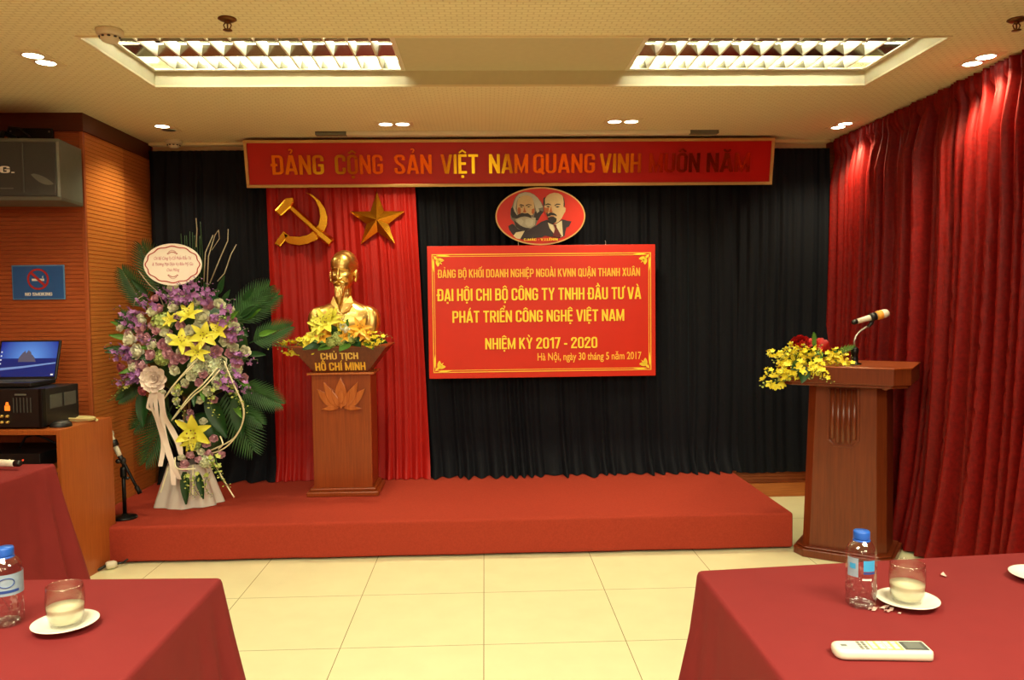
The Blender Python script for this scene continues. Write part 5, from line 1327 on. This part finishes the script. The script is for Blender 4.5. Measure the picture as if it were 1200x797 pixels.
    hy = hydrangea_mesh('hydrangea', M['hydra'], 3); hw = hydrangea_mesh('hydrangea', M['hydra_w'], 4)
    for (x, y, me, sc) in ((345, 540, hy, 1.1), (345, 720, hy, .9), (655, 555, hy, .9), (610, 770, hw, 1.1), (520, 775, hw, 1.0), (700, 790, hw, .8)): place(me, 'hydrangea', *A(x, y), sc=sc, dy=.02)
    place(hy, 'hydrangea', *Bq(505, 410), sc=.7); place(hw, 'hydrangea', *Bq(560, 500), sc=.8); place(hw, 'hydrangea', *Bq(640, 85), sc=.9)
    sp = [spray_mesh('orchid_spray', M['orchid'], i, .20, 13, .026, .2, .2) for i in (1, 2, 3)]
    def spray(x0, z0, x1, z1, k, yy=0.0, sc=1.0, lab=None, me=None):
        d = Vector((x1 - x0, -.04, z1 - z0)); q = d.to_track_quat('X', 'Y'); y = depth(x0, z0) + yy
        e = inst(me or sp[k % 3], 'orchid_spray', o, (x0, y, z0), q.to_euler(), sc * d.length / .19)
        if lab: e['label'] = lab
    up = [(430, 440, 340, 350), (430, 470, 390, 350), (470, 460, 460, 335), (500, 450, 520, 320), (530, 450, 560, 300), (560, 450, 620, 340), (590, 460, 645, 360), (330, 500, 255, 370), (280, 520, 130, 460), (260, 590, 160, 500), (300, 640, 240, 600), (240, 700, 80, 650), (230, 730, 90, 690),
          (610, 530, 700, 500), (650, 560, 730, 420), (690, 620, 800, 560), (700, 640, 790, 600), (640, 720, 600, 690), (700, 740, 850, 720), (440, 530, 460, 480), (330, 610, 280, 650)]
    for i, (a, b, c, d) in enumerate(up): spray(*A(a, b), *A(c, d), i, -.02, 1.0)
    for i, (a, b, c, d) in enumerate(((250, 80, 100, 60), (270, 40, 140, 75), (640, 50, 780, 130), (690, 60, 840, 125))): spray(*Bq(a, b), *Bq(c, d), i, -.03, 1.0)
    bs = [spray_mesh('bud_spray', M['bud'], i, .2, 12, .018, .3, .75, M['bud']) for i in (6, 7)]
    for i, (a, b, c, d) in enumerate(((470, 560, 500, 690), (520, 560, 530, 690), (570, 560, 580, 690), (600, 480, 700, 640), (460, 90, 465, 260), (600, 130, 640, 280), (660, 60, 800, 250), (190, 90, 60, 180), (580, 470, 660, 580), (700, 130, 770, 210))):
        x0, z0 = Bq(a, b); x1, z1 = Bq(c, d); dd = Vector((x1 - x0, -.05, z1 - z0)); e = inst(bs[i % 2], 'bud_spray', o, (x0, min(depth(x0, z0), -.16) - .02, z0), dd.to_track_quat('X', 'Y').to_euler(), dd.length / .19)
    # twigs and cane loops
    for k, pts in enumerate((((545, 360), (560, 200), (600, 90), (622, 65), (628, 110), (590, 170)), ((560, 340), (620, 210), (665, 120), (672, 60)), ((600, 330), (640, 290), (680, 190), (712, 140)), ((530, 330), (545, 180), (590, 90)), ((320, 460), (290, 380), (250, 340), (205, 272)), ((160, 460), (175, 425), (232, 395)), ((495, 150), (505, 60), (505, 2)))):
        m = MB(); m.tube([(A(x, y)[0], -.10 - .01 * i, A(x, y)[1]) for i, (x, y) in enumerate(pts)], [.0035 - .0004 * i for i in range(len(pts))], 6); m.build('twig', M['twig'], o)
    def spl(pts, n=8):
        out = []
        for i in range(len(pts) - 1):
            p0, p1, p2, p3 = (Vector(pts[max(i - 1, 0)]), Vector(pts[i]), Vector(pts[i + 1]), Vector(pts[min(i + 2, len(pts) - 1)]))
            for q in range(n):
                t_ = q / n; out.append(.5 * (2 * p1 + (p2 - p0) * t_ + (2 * p0 - 5 * p1 + 4 * p2 - p3) * t_ ** 2 + (3 * p1 - p0 - 3 * p2 + p3) * t_ ** 3))
        return out + [Vector(pts[-1])]
    for k, pts in enumerate((((530, 0), (450, 80), (372, 170)), ((645, 15), (580, 95), (500, 160), (395, 285)), ((660, 25), (585, 110), (510, 165), (405, 275)), ((680, -20), (740, 110), (770, 200), (760, 290), (700, 385), (600, 440), (525, 470)), ((690, 10), (755, 140), (772, 240), (740, 340), (660, 430), (560, 470), (470, 455)), ((365, 530), (350, 590), (332, 655)), ((490, 520), (493, 590), (495, 672)), ((580, 470), (640, 580), (705, 688)), ((555, -40), (480, 45), (380, 160)), ((650, 365), (672, 400), (640, 430)), ((420, 470), (440, 520), (520, 530)))):
        m = MB(); m.tube(spl([(Bq(x, y)[0], -.31 + .035 * abs(i - 1) if k not in (5, 6, 7) else -.22 - .015 * i, Bq(x, y)[1]) for i, (x, y) in enumerate(pts)]), .0042, 7); m.build('cane', M['cane'], o)
    # bow: a big ruffled rosette and hanging ribbons
    m = MB(); cx, cz = Bq(345, 62)
    for ringi, (cnt, rad, tl_) in enumerate(((9, .082, 8), (8, .066, 26), (7, .05, 46), (5, .034, 66))):
        for i in range(cnt):
            a = 2 * PI * i / cnt + ringi * .4; t_ = R(tl_)
            d = Vector((math.cos(a) * math.cos(t_), -math.sin(t_), math.sin(a) * math.cos(t_))); upv = Vector((-math.cos(a) * math.sin(t_), -math.cos(t_), -math.sin(a) * math.sin(t_)))
            petal(m, (cx, -.30, cz), d, upv, rad, rad * .95, .3, .4, 0, 5, .7, .35)
    m.build('ribbon_rosette', M['ribbon'], o, fix=False)
    for (pts, wd) in ((((335, 130), (320, 200), (340, 290), (352, 400), (333, 520)), .026), (((360, 130), (372, 220), (360, 330), (385, 470), (428, 588)), .034), (((375, 140), (385, 250), (405, 330), (430, 400), (440, 462)), .034), (((340, 140), (350, 260), (370, 380), (392, 500), (398, 618)), .03), (((320, 140), (300, 205), (325, 230)), .02)):
        c = spl([(Bq(x, y)[0], -.315 + .02 * i + .012 * math.sin(i * 2 + wd * 90), Bq(x, y)[1]) for i, (x, y) in enumerate(pts)], 6)
        m = MB(); n = len(c) - 1
        def rf(u, v, c=c, n=n, wd=wd):
            p = c[min(int(round(v * n)), n)]; tw = .5 * math.sin(v * 7 + wd * 100); return p + Vector(((u - .5) * wd * math.cos(tw), (u - .5) * wd * math.sin(tw), 0))
        m.grid(rf, 3, n); m.build('ribbon', M['ribbon'], o, fix=False)
    # message card on a stick
    cx, cz = A(416, 246); tl_ = 0
    def outline(rx, rz, lob, y):
        pts = []
        for i in range(72):
            a = 2 * PI * i / 72; k = 1 + lob * math.cos(a * 12); pts.append((cx + rx * k * math.cos(a), y, cz + rz * k * math.sin(a)))
        return pts
    card = MB(); card.prism(outline(.168, .122, 0, -.235), (0, .004, 0)); cd = card.build('message_card', M['card'], o); cd['label'] = 'white oval message card with pink writing'
    rg = MB(); a, b = outline(.156, .107, .03, -.2355), outline(.150, .101, .03, -.2355); n = len(a)
    rg.loft([[a[i % n], b[i % n], (b[i % n][0], -.237, b[i % n][2]), (a[i % n][0], -.237, a[i % n][2])] for i in range(n + 1)], 0, False, False); rg.build('card_border', M['red_ink'], cd)
    for s in (-1, 1):
        orn = MB()
        for k in range(-3, 4): orn.ball((cx + k * .008, -.2358, cz + s * (.072 - .0012 * k * k)), (.0055, .001, .0022), 8, 5)
        orn.tube([(cx - .03, -.236, cz + s * .062), (cx - .014, -.236, cz + s * .078), (cx, -.236, cz + s * .084), (cx + .014, -.236, cz + s * .078), (cx + .03, -.236, cz + s * .062)], .0012, 5)
        orn.build('card_ornament', M['red_ink'], cd)
    for txt, zz, wd in (('Chi Bộ Công Ty Cổ Phần Đầu Tư', .028, .215), ('& Thương Mại Dịch Vụ Bảo Mỹ Gia', -.006, .235), ('Chúc Mừng', -.040, .072)):
        font_mesh('card_writing', txt, .026, M['rose_pink'], cd, cx, cz + zz, -.2356, width=wd, shear=.25, extrude=.0003)
    m = MB(); m.tube([(cx, -.228, cz - .10), (cx + .01, -.15, cz - .25), (cx + .01, -.10, cz - .45)], .003, 6); m.build('card_stick', M['offwhite'], o)
make_flower_stand()

def make_pedestal_flowers():
    o = thing('table_bouquet', 'low bouquet of yellow lilies and orchids in front of the gold bust', 'bouquet', (-.905, 5.02, SZ + .962))
    rnd = random.Random(12)
    K = 5.02 / 929.6
    P = lambda x, y: ((x - 415) / 4.983 * K, (622 - y) / 4.983 * K)          # sketch of the bouquet to metres
    m = MB(); m.ball((0, 0, .03), (.14, .05, .04), 16, 8); m.build('foliage_core', M['leaf'], o)
    for (b, t_, wd) in (((360, 600), (210, 632), .055), ((380, 605), (300, 640), .06), ((470, 600), (420, 648), .06), ((500, 600), (540, 625), .05), ((520, 590), (480, 560), .05), ((600, 600), (690, 602), .05), ((400, 560), (370, 500), .05), ((440, 560), (470, 470), .05), ((560, 590), (610, 640), .05), ((330, 590), (270, 590), .05)):
        x0, z0 = P(*b); x1, z1 = P(*t_); m = MB(); broad_leaf(m, (x0, -.03, max(z0, .01)), (x1, -.085, z1), (0, -.8, .5), wd * 1.2, .1); m.build('leaf', M['leaf'] if rnd.random() < .6 else M['leaf_light'], o, fix=False)
    ys = [spray_mesh('orchid_spray', M['orchid_y'], i, .2, 13, .021, .1, .3, M['bud']) for i in (21, 22)]
    for i, (a, b, c, d) in enumerate(((300, 590, 40, 610), (310, 580, 130, 595), (320, 575, 170, 575), (330, 590, 230, 590), (560, 590, 700, 590), (570, 570, 725, 575), (560, 560, 660, 545), (300, 600, 0, 632), (540, 600, 640, 610), (350, 520, 300, 440), (420, 540, 460, 450))):
        x0, z0 = P(a, b); x1, z1 = P(c, d); dd = Vector((x1 - x0, -.03, z1 - z0)); e = inst(ys[i % 2], 'orchid_spray', o, (x0, -.03, z0), dd.to_track_quat('X', 'Y').to_euler(), dd.length / .19 if dd.length > .12 else .75)
    ly = [lily_mesh('lily', M['lily'], .07, 5), lily_mesh('lily', M['lily_gold'], .062, 6)]
    for (x, y, k, sc) in ((345, 490, 0, 1.3), (300, 500, 0, .9), (380, 460, 0, .9), (535, 525, 1, 1.15), (560, 555, 1, .95), (330, 570, 1, .8), (450, 570, 1, .7), (290, 560, 0, .85), (500, 545, 1, .7)):
        px, pz = P(x, y); e = inst(ly[k], 'lily', o, (px, -.05 - rnd.uniform(0, .03), pz), Vector(((px) * 1.2, -.8, .35)).to_track_quat('Z', 'Y').to_euler(), sc)
        e['label'] = 'orange gold lily' if k else 'yellow lily'
    rw = rose_mesh('rose', M['rose_white'], 31, .026); hy = hydrangea_mesh('hydrangea', M['hydra'], 32, .035)
    for (x, y) in ((450, 500), (430, 520), (470, 530)):
        px, pz = P(x, y); inst(rw, 'rose', o, (px, -.06, pz), (R(75), 0, x), 1.0)
    for (x, y) in ((400, 570), (420, 590), (370, 600), (480, 580)):
        px, pz = P(x, y); inst(hy, 'hydrangea', o, (px, -.045, pz), (R(70), 0, x), .9)
make_pedestal_flowers()

def make_lectern_flowers():
    base = Matrix.Translation((LECT[0], LECT[1], 0)) @ Matrix.Rotation(LROT, 4, 'Z')
    p = base @ Vector((-.20, -.16, 1.0745))
    o = thing('table_bouquet', 'bouquet of yellow orchids and red roses spilling over the lectern corner', 'bouquet', p)
    K = 4.36 / 929.6 / 4.983
    P = lambda x, y: ((x - 400) * K, (415 - y) * K)
    rnd = random.Random(4)
    m = MB(); m.ball((0, .02, .025), (.10, .06, .035), 16, 8); m.build('foliage_core', M['leaf'], o)
    ys = [spray_mesh('orchid_spray', M['orchid_y'], i, .2, 12, .028, .25, .2, M['bud']) for i in (41, 42, 43)]
    for i, (a, b, c, d) in enumerate(((380, 380, 220, 325), (350, 380, 160, 400), (330, 400, 170, 450), (340, 410, 200, 500), (260, 470, 60, 540), (420, 370, 340, 310), (430, 390, 400, 440), (430, 400, 460, 520), (480, 370, 540, 345), (500, 380, 620, 420), (400, 400, 350, 490), (360, 360, 280, 330), (320, 370, 230, 350), (500, 390, 570, 360), (400, 380, 380, 430), (460, 360, 440, 330), (390, 360, 250, 300), (300, 420, 150, 500), (360, 400, 300, 340), (420, 380, 300, 400), (470, 390, 560, 400), (320, 360, 200, 390), (440, 400, 420, 470), (240, 350, 130, 355), (190, 430, 105, 440), (340, 350, 420, 340), (520, 380, 600, 380))):
        x0, z0 = P(a, b); x1, z1 = P(c, d); dd = Vector((x1 - x0, -.05, z1 - z0)); yy = -.06 if z0 > 0 else -.15
        if min(z0, z1) < .0: yy = -.15
        inst(ys[i % 3], 'orchid_spray', o, (x0, yy, z0), dd.to_track_quat('X', 'Y').to_euler(), max(.62, dd.length / .19))
    rr_ = rose_mesh('rose', M['rose_red'], 51, .05)
    for (x, y, sc) in ((370, 295, 1.05), (480, 312, 1.0), (430, 300, .8), (345, 300, .8)):
        px, pz = P(x, y); e = inst(rr_, 'rose', o, (px, -.01, pz - .015), (R(55), 0, x), sc); e['label'] = 'red carnation like rose'
    for (b, t_, wd, mt) in (((400, 350), (410, 300), .05, 'leaf'), ((330, 420), (300, 505), .075, 'leaf'), ((300, 400), (240, 430), .06, 'leaf'), ((520, 350), (560, 330), .04, 'leaf'), ((440, 340), (450, 380), .05, 'leaf_light'), ((360, 350), (300, 390), .05, 'leaf')):
        x0, z0 = P(*b); x1, z1 = P(*t_); yy = -.06 if z1 > 0 else -.145; m = MB(); broad_leaf(m, (x0, yy, z0), (x1, yy - .04, z1), (0, -1, .2), wd, .1); m.build('leaf', M[mt], o, fix=False)
    for (b, t_) in (((415, 310), (405, 230)), ((530, 350), (640, 310)), ):
        x0, z0 = P(*b); x1, z1 = P(*t_); m = MB(); frond(m, (x0, -.08, z0), (x1 - x0, -.02, z1 - z0), (0, -1, .1), math.hypot(x1 - x0, z1 - z0), 7, .34, .05, 50); m.build('fern_tip', M['leaf_light'], o, fix=False)
make_lectern_flowers()
